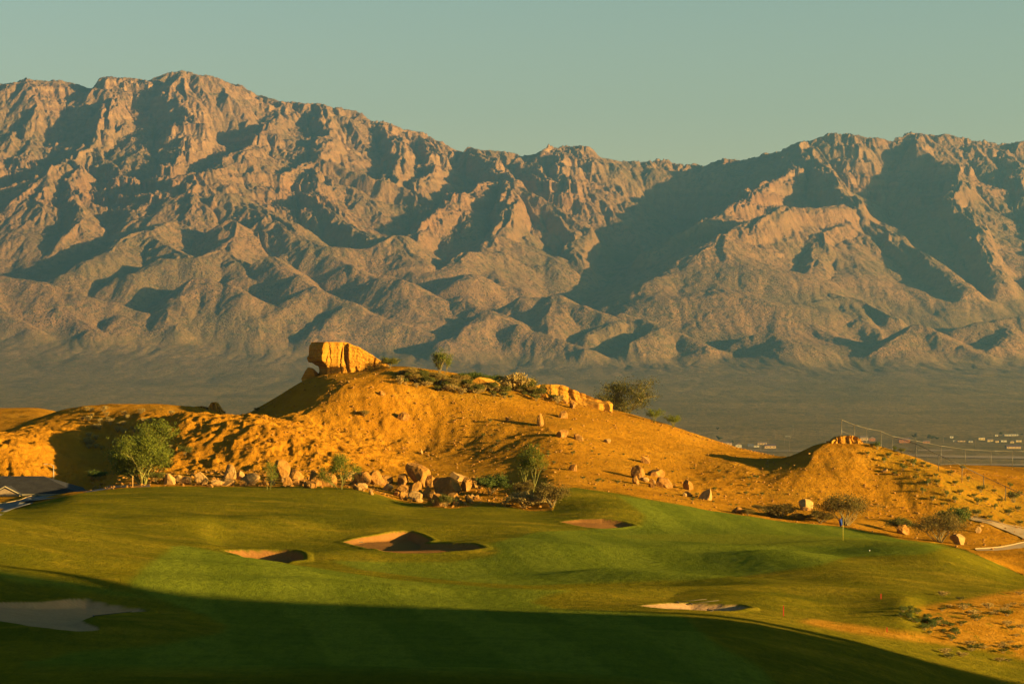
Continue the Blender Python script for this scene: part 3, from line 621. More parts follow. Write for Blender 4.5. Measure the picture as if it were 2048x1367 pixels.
# ------------------------------------------------------------------ materials of the objects
MAT = {}
def simple(name, a, b=None, scale=6., rough=.9, bump=0., spec=.15, b2=None):
    m, nt, p = new_mat(name, rough, spec); N = NT(nt); v = N.geo()
    if b is None: b = tuple(x*.8 for x in a)
    c = N.mix(N.rng(N.noise(v, scale, 5, .65), .3, .7), a, b)
    if b2: c = N.mix(N.rng(N.noise(v, scale*.37, 4, .6), .52, .7), c, b2)
    N.link(c, p.inputs['Base Color'])
    if bump: N.link(N.bump(N.noise(v, scale*1.6, 6, .7), bump), p.inputs['Normal'])
    MAT[name] = m; return m
def leaf_mat(name, a, b, dry=None):
    m, nt, p = new_mat(name, .8, .2); N = NT(nt); v = N.geo()
    c = N.mix(N.rng(N.noise(v, 1.6, 4, .7), .32, .68), a, b)
    if dry: c = N.mix(N.rng(N.noise(v, .8, 3, .6), .5, .66), c, dry)
    N.link(c, p.inputs['Base Color'])
    tr = N.n('ShaderNodeBsdfTranslucent'); N.link(c, tr.inputs[0]); mx = N.n('ShaderNodeMixShader'); mx.inputs[0].default_value = .3
    N.link(p.outputs[0], mx.inputs[1]); N.link(tr.outputs[0], mx.inputs[2])
    out = [n for n in nt.nodes if n.type == 'OUTPUT_MATERIAL'][0]; N.link(mx.outputs[0], out.inputs['Surface'])
    MAT[name] = m; return m
def object_materials():
    m, nt, p = new_mat('sandstone', .95, .1); N = NT(nt); v = N.geo()
    s = N.noise(N.scale(v, (.25, .25, 3.0)), 1.0, 5, .65); n = N.noise(v, 2.5, 6, .7)
    c = N.mix(N.rng(s, .35, .65), (.31, .142, .014), (.39, .190, .022)); c = N.mix(N.math('MULTIPLY', N.rng(n, .5, .72), .6), c, (.22, .095, .014))
    st = N.noise(N.scale(v, (1.6, 1.6, .16)), 1.0, 4, .6); c = N.mix(N.math('MULTIPLY', N.rng(st, .55, .72), .4), c, (.26, .12, .018))
    N.link(c, p.inputs['Base Color']); h = N.math('ADD', N.math('MULTIPLY', n, .16), N.math('MULTIPLY', s, .10)); N.link(N.bump(h, 1.0), p.inputs['Normal']); MAT['sandstone'] = m
    simple('boulder_stone', (.30, .150, .030), (.21, .095, .020), 1.6, .95, .3, .1, (.34, .195, .058))
    simple('pale_stone', (.35, .215, .075), (.27, .150, .048), 1.6, .95, .18, .1)
    leaf_mat('palo_verde_leaf', (.085, .108, .009), (.132, .148, .013))
    leaf_mat('mesquite_leaf', (.055, .055, .008), (.09, .082, .012))
    leaf_mat('shrub_leaf', (.07, .078, .010), (.115, .108, .016), (.15, .115, .022))
    leaf_mat('dry_shrub_leaf', (.20, .135, .025), (.28, .19, .04), (.14, .10, .018))
    leaf_mat('green_shrub_leaf', (.055, .085, .014), (.10, .125, .02))
    leaf_mat('straw_leaf', (.28, .19, .05), (.36, .26, .08))
    leaf_mat('brown_shrub_leaf', (.10, .072, .014), (.165, .115, .022), (.085, .08, .012))
    simple('bark', (.20, .16, .075), (.13, .10, .045), 8, .9, .02)
    simple('palo_bark', (.15, .14, .03), (.11, .10, .022), 6, .8, .01)
    simple('roof_tile', (.034, .034, .038), (.022, .022, .026), 1.2, .85, .04)  # tile colour darkened to stand in for shade lying over the roof
    simple('stucco', (.26, .19, .12), (.22, .16, .10), 3, .95)
    simple('fascia', (.32, .27, .17), None, 4, .8)
    simple('asphalt', (.085, .085, .088), (.11, .108, .105), 2.5, .9, .01)
    simple('concrete', (.31, .215, .11), (.26, .18, .09), 1.2, .9, .01)
    simple('bare_earth', (.34, .22, .11), (.27, .17, .08), .05, 1.0)
    simple('galvanised_pipe', (.085, .07, .04), (.07, .058, .032), 5, .5, 0, .5)
    simple('dark_pipe', (.035, .033, .03), (.05, .045, .04), 5, .6, 0, .4)
    simple('yellow_pole', (.36, .30, .03), None, 5, .5, 0, .4)
    simple('blue_cloth', (.012, .035, .20), (.018, .045, .25), 9, .8)
    simple('red_paint', (.34, .03, .015), None, 5, .6)
    simple('white_paint', (.75, .73, .68), (.68, .66, .6), 5, .6)
    simple('lamp_paint', (.30, .27, .22), None, 5, .6)
    simple('pole_wood', (.17, .12, .07), (.12, .085, .05), 3, .9)
    simple('rake_wood', (.06, .05, .035), (.09, .07, .05), 6, .7)
    for k, a in (('house_white', (.44, .38, .26)), ('house_tan', (.42, .28, .13)), ('house_red', (.30, .12, .05)), ('house_yellow', (.48, .34, .13))): simple(k, a, None, .6, .9)
    for k, a in (('shingle_brown', (.17, .12, .085)), ('shingle_grey', (.11, .105, .11)), ('sheet_white', (.40, .38, .32)), ('shingle_plum', (.12, .075, .08))): simple(k, a, None, .5, .8)

# ------------------------------------------------------------------ small mesh builders
class MB:
    def __init__(s): s.v = []; s.f = []
    def add(s, V, Fs):
        n = len(s.v); s.v += [tuple(p) for p in V]; s.f += [tuple(i+n for i in f) for f in Fs]
    def box(s, c, d, rz=0):
        x, y, z = [q/2 for q in d]; co, si = math.cos(rz), math.sin(rz)
        V = [(c[0]+a*x*co-b*y*si, c[1]+a*x*si+b*y*co, c[2]+e*z) for e in (-1, 1) for b in (-1, 1) for a in (-1, 1)]
        s.add(V, [(0, 2, 3, 1), (4, 5, 7, 6), (0, 1, 5, 4), (2, 6, 7, 3), (0, 4, 6, 2), (1, 3, 7, 5)])
    def tube(s, pts, rad, n=6):
        pts = [Vector(p) for p in pts]; R = rad if isinstance(rad, (list, tuple)) else [rad]*len(pts); V = []; Fs = []
        for i, p in enumerate(pts):
            t = (pts[min(i+1, len(pts)-1)]-pts[max(i-1, 0)]).normalized(); a = t.cross(Vector((0, 0, 1)) if abs(t.z) < .9 else Vector((1, 0, 0))).normalized(); b = t.cross(a)
            V += [p+(a*math.cos(k*2*math.pi/n)+b*math.sin(k*2*math.pi/n))*R[i] for k in range(n)]
        for i in range(len(pts)-1):
            Fs += [(i*n+k, i*n+(k+1) % n, (i+1)*n+(k+1) % n, (i+1)*n+k) for k in range(n)]
        Fs += [tuple(range(n))[::-1], tuple((len(pts)-1)*n+k for k in range(n))]
        s.add(V, Fs)
    def build(s, name, mat, parent=None, smooth=False):
        me = bpy.data.meshes.new(name); me.from_pydata(s.v, [], s.f); me.update()
        if smooth: me.polygons.foreach_set('use_smooth', [True]*len(me.polygons))
        me.materials.append(mat if not isinstance(mat, str) else MAT[mat]); o = bpy.data.objects.new(name, me); COL.objects.link(o)
        if parent: o.parent = parent
        return o
def clone(o, loc, rz=0, sc=1.0):
    c = o.copy(); COL.objects.link(c); c.location = loc; c.rotation_euler = (0, 0, rz); c.scale = (sc,)*3 if not isinstance(sc, tuple) else sc
    for ch in o.children:
        k = ch.copy(); COL.objects.link(k); k.parent = c
    return c
# ------------------------------------------------------------------ rocks
def rock_verts(seed, sub=4, cuts=14, flat=.62):
    r = np.random.RandomState(seed); bm = bmesh.new(); bmesh.ops.create_icosphere(bm, subdivisions=sub, radius=1)
    V = np.array([v.co[:] for v in bm.verts]); Fs = np.array([[v.index for v in f.verts] for f in bm.faces]); bm.free()
    for k in range(cuts):
        n = r.normal(size=3); n /= np.linalg.norm(n); h = r.uniform(flat-.14, flat+.16); dd = V@n
        V -= np.clip(dd-h, 0, None)[:, None]*n
    s = seed*3.7
    q = .07*fbm(V[:, 0]*1.8+s, V[:, 1]*1.8+V[:, 2]*1.3, 3, seed)+.05*fbm(V[:, 2]*5+s, V[:, 0]*4+V[:, 1]*4, 3, seed+5)
    return V*(1+q)[:, None]/.8, Fs
ROCKS = {}
def rock_mesh(seed, sub):
    if (seed, sub) not in ROCKS: ROCKS[(seed, sub)] = rock_verts(seed, sub)
    return ROCKS[(seed, sub)]
def boulder(px, py, w, h, label, seed, mat='boulder_stone', tilt=0., depth=.9, group=None, d=None, name='boulder'):
    """a boulder whose visible body is w x h photograph pixels, resting on the ground seen at the foot of it"""
    q = pick(px, py+h*.42) if d is None else np.array([(px-CXP)/F*d, d, ground((px-CXP)/F*d, d)])
    sc = q[1]/F; V, Fs = rock_mesh(seed, 4 if w > 17 else 3)
    ct, st = math.cos(tilt), math.sin(tilt)
    A = V.copy()*np.array([w*sc*.52, max(w, h)*sc*.5*depth, h*sc*.66])
    A = np.stack([A[:, 0]*ct-A[:, 2]*st, A[:, 1], A[:, 0]*st+A[:, 2]*ct], 1)
    A[:, 2] -= A[:, 2].min()+.36*h*sc
    o = mesh_np(name, A, Fs, MAT[mat], smooth=False); o.location = q; tag(o, label, 'boulder', group)
    return o
def outcrop(name, loc, levels, top, kz, seed, label, mat='sandstone', n=150, crack=.35, cat='rock outcrop', bed=.18):
    """stacked plan outlines: levels = [(z, [(x, y), ...])]; top(x) = height of the flat top over x, kz = nominal height"""
    def ring(pts):
        P = np.array(pts+[pts[0]], float); L = np.concatenate([[0], np.cumsum(np.hypot(*np.diff(P, axis=0).T))]); t = np.linspace(0, L[-1], n, endpoint=False)
        return np.stack([np.interp(t, L, P[:, 0]), np.interp(t, L, P[:, 1])], 1)
    zs = [l[0] for l in levels]; R = np.stack([ring(l[1]) for l in levels]); m = 46; zz = np.linspace(zs[0], zs[-1], m)
    rings = []
    for z in zz:
        i = min(max(int(np.searchsorted(zs, z))-1, 0), len(zs)-2); t = (z-zs[i])/(zs[i+1]-zs[i]); t = t*t*(3-2*t)
        rings.append(R[i]*(1-t)+R[i+1]*t)
    P = np.stack(rings); c = P.mean(1, keepdims=True); Zg = np.repeat(zz[:, None], n, 1)
    k = np.where(P[:, :, 0] > -1e9, top(P[:, :, 0])/kz, 1); k = np.where(Zg > 0, k, 1)
    out = P-c; out /= np.linalg.norm(out, axis=2, keepdims=True)+1e-6
    s = P[:, :, 0]*1.0+P[:, :, 1]*.9
    dv = crack*(-np.clip(1-np.abs(perlin(s*.55+seed, Zg*.10, seed))*7, 0, 1)*.9+.55*fbm(s*.8, Zg*.16+seed, 3, seed+1))
    dv += bed*(fbm(Zg*1.9, s*.08, 3, seed+2))+.10*fbm(s*2.4, Zg*2.4, 3, seed+3)
    dv *= sstep(0, .06, (Zg-zz[0])/(zz[-1]-zz[0])+.03)
    P = P+out*dv[:, :, None]; Z = Zg*k+.06*fbm(s*1.5, Zg, 2, seed+4)
    V = np.concatenate([P, Z[:, :, None]], 2).reshape(-1, 3)
    # crown: shrink the last ring inward to close the top
    rows = [V]; last = V[-n:]; cc = last.mean(0)
    for q in (.93, .75, .5, .25, .02):
        r = cc+(last-cc)*q; r[:, 2] = last[:, 2]*q+(1-q)*top(r[:, 0])*zs[-1]/kz+.05*(1-q)+.08*fbm(r[:, 0]*2, r[:, 1]*2, 3, seed+6); rows.append(r)
    V = np.concatenate(rows); nr = m+5
    i = np.arange(nr-1)[:, None]*n+np.arange(n)[None]; j = np.arange(nr-1)[:, None]*n+(np.arange(n)[None]+1) % n
    Fs = np.stack([i.ravel(), j.ravel(), (j+n).ravel(), (i+n).ravel()], 1)
    o = mesh_np(name, V, Fs, MAT[mat], smooth=False); o.location = loc; tag(o, label, cat); return o
# ------------------------------------------------------------------ plants
def leaves(centres, size, aspect, r, up=.3):
    n = len(centres); a = r.normal(size=(n, 3)); a[:, 2] += up; a /= np.linalg.norm(a, axis=1, keepdims=True); b = np.cross(a, r.normal(size=(n, 3))); b /= np.linalg.norm(b, axis=1, keepdims=True)
    L = size*r.uniform(.6, 1.35, (n, 1)); W = L*aspect
    V = np.stack([centres-a*L*.5-b*W*.15, centres+b*W*.5, centres+a*L*.5+b*W*.1, centres-b*W*.5], 1).reshape(-1, 3)
    return V, np.arange(4*n).reshape(n, 4)
def shrub_proto(kind, mat, seed, w, h, n, stems=9, leaf=.13, stem_mat='bark', spread=.9, gap=.35, base=.12, name_f='foliage'):
    """a rounded desert shrub or small tree: stems from the ground, clumps of small leaves on twigs, gaps between clumps"""
    r = np.random.RandomState(seed); root = empty(kind, (0, 0, -500)); mb = MB(); tips = []
    for k in range(stems):
        a = 2*math.pi*(k+r.uniform(-.3, .3))/stems; q = r.uniform(.25, 1)**.6*spread; hz = h*(.97-.42*q*q)*r.uniform(.8, 1.05)
        p0 = Vector((r.uniform(-.04, .04)*w, r.uniform(-.04, .04)*w, -.15)); p3 = Vector((math.cos(a)*w*.5*q, math.sin(a)*w*.5*q, hz))
        p1 = p0.lerp(p3, .35)+Vector((r.uniform(-.05, .05)*w, r.uniform(-.05, .05)*w, h*.06)); p2 = p0.lerp(p3, .7)+Vector((r.uniform(-.05, .05)*w, r.uniform(-.05, .05)*w, h*.04))
        R = .012*h+.012; mb.tube([p0, p1, p2, p3], [R, R*.75, R*.45, R*.15], 5)
        tips += [(p3, 1.), (p2.lerp(p3, .5), .9), (p2, .8)]
        for t in range(3):
            s = p1.lerp(p3, r.uniform(.2, .9)); e = s+Vector((r.normal()*.16*w, r.normal()*.16*w, abs(r.normal())*.12*h+.03*h))
            mb.tube([s, s.lerp(e, .5)+Vector((0, 0, .02*h)), e], [R*.35, R*.22, R*.08], 4); tips.append((e, .9))
    mb.build('stems', stem_mat, root)
    C = np.array([t[0][:] for t in tips]); keep = C[:, 2] > base*h; C = C[keep]; C = C[r.rand(len(C)) > gap*.5]
    idx = r.randint(0, len(C), n); sg = np.array([.085*w, .085*w, .07*h]); P = C[idx]+r.normal(size=(n, 3))*sg*r.uniform(.5, 1.3, (n, 1))
    P = P[P[:, 2] > .03]
    V, Fs = leaves(P, leaf, .42, r); mesh_np(name_f, V, Fs, MAT[mat], root)
    return root
def tree_proto(kind, mat, seed, w, h, n, trunks, clear, bark, leaf=.16, flat=.75, levels=3, lean=0., low=.2):
    """multi-trunk desert tree: forking limbs and a feathery crown of leaf sprays with holes"""
    r = np.random.RandomState(seed); root = empty(kind, (0, 0, -500)); mb = MB(); tips = []
    def grow(p, dvec, L, R, lev):
        k = 4; pts = [p]; q = p.copy(); dd = dvec.copy()
        for i in range(k):
            dd = (dd+Vector((r.normal()*.13, r.normal()*.13, r.normal()*.06+.02))).normalized(); q = q+dd*L/k; pts.append(q.copy())
        mb.tube(pts, [R*(1-.5*i/k) for i in range(k+1)], 6 if lev > 1 else 4)
        if lev == 0: tips.append(q.copy()); tips.append(pts[2].copy()); return
        for i in range(r.randint(3, 5)):
            a = r.uniform(0, 2*math.pi); o = Vector((math.cos(a), math.sin(a), r.uniform(-.1, .5)))
            nd = (dd*.75+o*r.uniform(.45, .95)); nd.z *= flat; nd.normalize(); grow(pts[r.randint(2, k+1)], nd, L*r.uniform(.55, .8), R*.5, lev-1)
    for k in range(trunks):
        a = 2*math.pi*(k+r.uniform(-.25, .25))/trunks; sp = r.uniform(.35, .75) if trunks > 1 else .1
        d0 = Vector((math.cos(a)*sp+lean, math.sin(a)*sp, 1)).normalized(); grow(Vector((math.cos(a)*.12, math.sin(a)*.12, -.3)), d0, h*clear, .018*h, levels)
    V = np.array(mb.v); T = np.array([t[:] for t in tips]); ext = max(np.abs(T[:, 0]).max(), 1e-3); sx = w*.5/ext; sy = w*.5/max(np.abs(T[:, 1]).max(), 1e-3); sz = h/T[:, 2].max()
    f = np.clip(V[:, 2:3]/(h*.3), 0, 1); S = np.array([sx, sy, sz]); V = V*(1+f*(S-1)); mb.v = [tuple(q) for q in V]; T = T*(1+np.clip(T[:, 2:3]/(h*.3), 0, 1)*(S-1))
    mb.build('trunk', bark, root)
    idx = r.randint(0, len(T), n); wt = r.uniform(.3, 1.0, len(T)); keep = r.rand(n) < wt[idx]; idx = idx[keep]
    P = T[idx]+r.normal(size=(len(idx), 3))*np.array([.055*w, .055*w, .045*h]); P = P[P[:, 2] > h*low]
    V, Fs = leaves(P, leaf, .30, r); mesh_np('crown', V, Fs, MAT[mat], root)
    return root
def hide_proto(o):
    for c in list(o.children): bpy.data.objects.remove(c)
    bpy.data.objects.remove(o)

def plant(proto, px, py, wpx, pw, label, cat, group=None, rz=None, d=None, zs=1.0):
    q = pick(px, py) if d is None else np.array([(px-CXP)/F*d, d, ground((px-CXP)/F*d, d)])
    s = wpx*q[1]/F/pw; o = clone(proto, q, rnd.uniform(0, 6.28) if rz is None else rz, (s, s, s*zs)); tag(o, label, cat, group); return o
# ------------------------------------------------------------------ the things of the place
def build_rocks():
    S = .0716
    # caprock on the butte: overhanging block with a shaded end and a long sunlit face
    def top(x): return np.interp(x, [-6.2, -5.7, -5.0, 0, 1.8, 3.2, 4.6, 6, 7.6, 9], [3.6, 4.2, 4.6, 4.55, 3.95, 3.1, 2.2, 1.4, .5, .2])
    E, A, B1, B2, C, D = (-5.6, 1.6), (-3.1, -2.2), (.2, -1.35), (1.6, -1.2), (7.3, .6), (5, 3.4)
    mid = [E, (-4.9, .2), (-4.0, -1.6), A, (-1.5, -1.7), (-.25, -1.5), (0, -1.05), (.42, -1.0), (.62, -1.55), (2.5, -1.1), (4.1, -.6), (4.25, -.25), (4.4, -.5), C, D, (-1, 4.2), (-4.6, 3.6)]
    neck = [(-3.9, 1.8), (-3.5, .6), (-3.1, -.3), (-2.5, -1.55), (-1.2, -1.45), (-.2, -1.4), (0, -1.2), (.4, -1.2), (.6, -1.4), (2.5, -1.0), (4.1, -.5), (4.25, -.3), (4.4, -.4), (7.2, .6), (5, 3.4), (-1, 4), (-3.8, 3.4)]
    foot = [(-5.6, 1.6), (-5.2, .4), (-4.6, -.9), (-3.2, -2.6), (-1.4, -2.4), (-.2, -2.1), (0, -2), (.4, -2), (.7, -2.1), (2.6, -1.8), (4.1, -1.2), (4.3, -1.1), (4.5, -1.1), (7.6, .2), (5.4, 3.6), (-1, 4.4), (-4.8, 3.8)]
    bl = lambda t: [tuple(np.array(a)*(1-t)+np.array(b)*t) for a, b in zip(neck, mid)]
    x = (690-CXP)/F*345
    outcrop('caprock', (x, 345.5, (HZ-748)/F*345), [(-1.6, foot), (-.7, foot), (0., neck), (1.1, neck), (1.5, bl(.45)), (1.9, bl(.9)), (2.6, bl(1.06)), (3.4, bl(1.04)), (4.1, bl(.92)), (4.6, bl(.62))], top, 4.6, 3, 'overhanging sandstone caprock crowning the left end of the dirt butte', n=210, crack=.34, bed=.2)
    boulder(621, 747, 42, 26, 'dark rounded rock tucked under the overhang of the caprock', 31, 'sandstone', d=346.6)
    def ledge(px0, px1, d, rows, seed, label, dep=3., h=1.8, **k):
        xm = (px0+px1)/2; X = lambda p: (p-xm)/F*d
        r = np.random.RandomState(seed); xs = np.linspace(px0, px1, 15); fr = [(X(p), -.3-.45*r.rand()-.3*(i % 4 == 0)) for i, p in enumerate(xs)]
        pl = fr+[(X(px1)+.4, dep*.5), (X(px1)-1, dep), (X(px0)+1, dep), (X(px0)-.4, dep*.5)]
        lo = [(a*1.06, b-1.0) if b < 0 else (a*1.06, b) for a, b in pl]; md = [(a*1.02, b-.25) if b < 0 else (a, b) for a, b in pl]
        bz = rows[-1]; zb = (HZ-bz)/F*d
        tx = [X(p) for p, q in rows[0]]; tz = [max((HZ-q)/F*d-zb, .25) for p, q in rows[0]]; H = max(tz)
        o = outcrop('rock_ledge', (xm/1*d/F-CXP/F*d, d, zb), [(-2.4, lo), (-.1*H, lo), (.3*H, md), (.7*H, pl), (H, pl)], lambda q: np.interp(q, tx, tz), H, seed, label, crack=.26, bed=.2, **k); return o
    ledge(1058, 1216, 342.5, [[(1058, 773), (1085, 768), (1120, 770), (1138, 775), (1142, 777), (1165, 786), (1200, 800), (1218, 809)], 806], 5, 'long broken sandstone ledge on the crest right of the yellow bushes', n=260)
    ledge(1662, 1724, 314.5, [[(1662, 882), (1672, 874), (1690, 871), (1708, 871), (1716, 874), (1726, 886)], 890], 6, 'small flat topped sandstone cap on the right hand knob below the fence', n=140)
    ledge(415, 446, 345, [[(413, 826), (419, 812), (424, 804), (432, 804), (440, 812), (447, 822)], 832], 8, 'dark pointed crag on the skyline left of the butte', n=110, dep=2.)
    ledge(392, 416, 347, [[(390, 813), (400, 812), (410, 813), (417, 815)], 824], 9, 'low sunlit block wall just left of the dark pointed crag', n=90, dep=1.6)
    q = pick(968, 772)
    boulder(968, 765, 52, 24, 'smooth pale eroded hump on the crest between tan bushes', 44, 'sandstone', depth=.6, name='rock_hump')
    # boulders: (col, row, w, h, seed, tilt, material, label)
    BL = [
     (840,950,48,46,1,.15,'b','largest boulder at the top of the pile, sunlit right side and shaded left side'),
     (829,971,26,21,2,.0,'b','sunlit boulder in the pile directly below the largest top boulder'),
     (861,962,22,24,3,.1,'b','shaded upright boulder right below the largest top boulder'),
     (855,984,22,20,4,.0,'b','small shaded round boulder deep in the middle of the pile'),
     (832,990,26,18,5,-.1,'p','pale grey boulder at the bottom of the pile in front of the sunlit boulder'),
     (805,982,31,20,6,-.35,'b','sunlit slab tilting down to the right at the left foot of the pile'),
     (806,960,26,20,7,.0,'b','half shaded boulder on the upper left of the pile'),
     (879,966,24,22,8,.3,'b','shaded boulder leaning on the big tilted slab'),
     (898,972,44,40,9,.62,'b','big tilted slab boulder rising to the right in the pile'),
     (868,990,18,22,10,.4,'b','narrow shaded boulder under the big tilted slab'),
     (933,967,27,30,11,.05,'b','square block boulder at the right end of the pile'),
     (950,964,15,26,12,.1,'b','thin dark edged boulder behind the square block'),
     (917,954,34,20,13,.05,'p','flat pale slab lying on top of the pile above the big tilted slab'),
     (908,995,26,19,14,.2,'b','rough sunlit boulder at the foot of the pile behind the yellow bush'),
     (880,1002,38,21,15,.3,'b','long sunlit boulder lowest in the pile at the edge of the grass'),
     (754,957,32,27,16,.2,'b','pinkish boulder at the left beginning of the pile'),
     (776,958,22,18,17,.0,'b','small boulder just right of the pinkish boulder'),
     (777,974,19,15,18,.1,'p','bright little boulder below the pinkish boulder'),
     (655,957,30,32,19,.1,'b','rounded boulder of a touching pair, left of the small green tree trunk'),
     (632,959,28,28,20,-.1,'b','left boulder of the touching pair beside the small green tree'),
     (722,958,36,28,21,.15,'b','wide sunlit boulder right of the small green tree'),
     (699,951,18,18,22,.0,'p','small grey boulder just right of the small tree trunk'),
     (567,941,30,34,23,.35,'b','dark leaning boulder right of the sapling'),
     (593,953,30,22,24,.2,'b','shaded peaked boulder right of the dark leaning boulder'),
     (577,964,22,15,25,.0,'b','low boulder in front of the dark leaning boulder'),
     (460,945,25,27,26,.1,'p','tall pale boulder in the row at the foot of the left slope'),
     (482,951,20,17,27,.0,'p','small pale boulder right of the tall pale one'),
     (499,961,40,18,28,.05,'p','long low pale boulder left of the sapling'),
     (618,969,26,14,29,.0,'b','flat rock in front of the touching pair at the grass edge'),
     (455,964,28,14,30,.0,'p','low pale rock in front of the tall pale boulder'),
     (339,957,28,26,31,.2,'p','pale boulder right of the large palo verde trunks'),
     (404,957,27,25,32,.3,'p','pale peaked boulder in the row between the palo verde and the tall pale boulder'),
     (371,961,26,13,33,.0,'p','low pale rock right of the pale boulder near the palo verde'),
     (431,964,30,13,34,.0,'p','low pale rock right of the pale peaked boulder'),
     (1080,841,15,21,37,.2,'b','dark upright rock on the upper slope below the ledge, its left side shaded'),
     (1126,829,20,14,38,.1,'b','sunlit rock on the slope right of the dark upright rock'),
     (1144,809,14,14,39,.3,'b','dark rock lying just under the sandstone ledge'),
     (1132,804,9,8,40,.0,'b','tiny dark rock left of the rock under the ledge'),
     (1123,867,27,15,41,.1,'b','wide rock on the middle of the slope, left of a smaller one'),
     (1156,872,17,16,42,.3,'b','smaller tilted rock right of the wide rock on the middle slope'),
     (1147,934,17,15,43,.2,'b','single rock low on the slope above the far green mound'),
     (1290,918,17,16,44,.1,'b','rounded rock at the top of the right hand rock group'),
     (1276,946,23,27,45,.2,'b','tall upright boulder at the left of the right hand rock group'),
     (1309,943,34,19,46,.1,'b','wide cracked boulder in the middle of the right hand rock group'),
     (1330,962,32,27,47,.25,'b','rough boulder at the lower right of the right hand rock group'),
     (1378,971,19,18,48,.2,'b','small boulder further right of the right hand rock group'),
     (1214,881,12,8,49,.0,'p','small pale stone on the open slope right of the middle slope rocks'),
     (1015,838,10,9,50,.0,'b','small stone on the slope left of the dark upright rock'),
     (1414,987,26,27,51,.12,'p','bright upright boulder standing alone at the lower right edge of the dirt slope'),
     (1612,1011,32,21,53,.1,'p','pale broken boulder beside the dark scrub left of the flagstick'),
     (1473,1021,20,10,54,.0,'b','low rock at the grass edge right of the lone bright boulder'),
     (1917,1078,28,22,55,.1,'p','bright knobbly boulder right of the sparse white branched bush'),
     (1955,1059,12,12,56,.0,'p','small round boulder on bare ground beside the cart path'),
     (1803,1058,24,21,57,.3,'b','dark pinkish boulder under the bushes right of the flagstick'),
     (1769,940,12,8,58,.1,'p','small pale rock on the upper right of the knob slope'),
     (1811,897,9,11,59,.0,'p','whitish rock beyond the corner of the dark fence'),
     (1821,902,8,7,60,.0,'p','small whitish rock right of the one beyond the dark fence corner'),
     (843,903,6,10,61,.1,'p','small pale stub of rock low on the butte slope'),
     (765,785,14,9,62,.1,'b','rock cluster stone on the slope right below the caprock'),
     (806,832,22,14,63,.2,'b','dark rock outcrop stone on the middle of the butte face'),
    ]
    for (c, r, w, h, sd, ti, ma, lb) in BL:
        boulder(c, r, w, h, lb, sd, 'boulder_stone' if ma == 'b' else 'pale_stone', ti)
    r = np.random.RandomState(12)
    for k in range(52):
        if k < 26: c = r.uniform(330, 740); w = np.interp(c, [330, 500, 640, 740], [966, 970, 970, 975])-r.uniform(-2, 12)
        elif k < 42: c = r.uniform(740, 960); w = np.interp(c, [740, 850, 960], [980, 1006, 1004])-r.uniform(-3, 14)
        else: c = r.uniform(1255, 1400); w = np.interp(c, [1255, 1400], [955, 985])+r.uniform(-10, 16)
        z = r.uniform(6, 15)
        boulder(c, w, z*r.uniform(.9, 1.5), z, 'small rubble stone lying among the boulders at the edge of the dirt', 100+k % 12, 'boulder_stone' if k % 3 else 'pale_stone', r.uniform(-.3, .4), group='rubble stones among the boulders', name='rubble_stone')
    # loose stones: uncountable scatter on the dirt
    r = np.random.RandomState(5); Vs = []; Fs = []; n0 = 0
    protos = [rock_verts(90+i, 1, 6) for i in range(6)]
    for k in range(5200):
        t = r.rand()
        if t < .26: c, w = r.uniform(900, 1560), r.uniform(790, 1030)
        elif t < .5: c, w = r.uniform(1500, 2048), r.uniform(890, 1100)
        elif t < .72: c, w = r.uniform(180, 760), r.uniform(940, 985)
        elif t < .80: c, w = r.uniform(700, 1120), r.uniform(960, 1020)
        else: c, w = r.uniform(480, 1000), r.uniform(745, 950)
        q = pick(c, w)
        if q[1] > 371 or q[1] < 225: continue
        j = int(col_of(c)); i = int(np.searchsorted(G.d, q[1])); 
        if G.dirt[min(i, len(G.d)-1), j] < .6: continue
        s = .055+.16*r.rand()**4+(.09 if .5 < t < .8 and r.rand() < .3 else 0); V, Fc = protos[r.randint(6)]
        a = r.uniform(0, 6.28); R = np.array([[math.cos(a), -math.sin(a), 0], [math.sin(a), math.cos(a), 0], [0, 0, 1]])
        Vs.append((V*np.array([1, .85, .7])*s)@R.T+q+[0, 0, s*.25]); Fs.append(Fc+n0); n0 += len(V)
    o = mesh_np('stones', np.concatenate(Vs), np.concatenate(Fs), MAT['boulder_stone']); tag(o, kind='stuff')

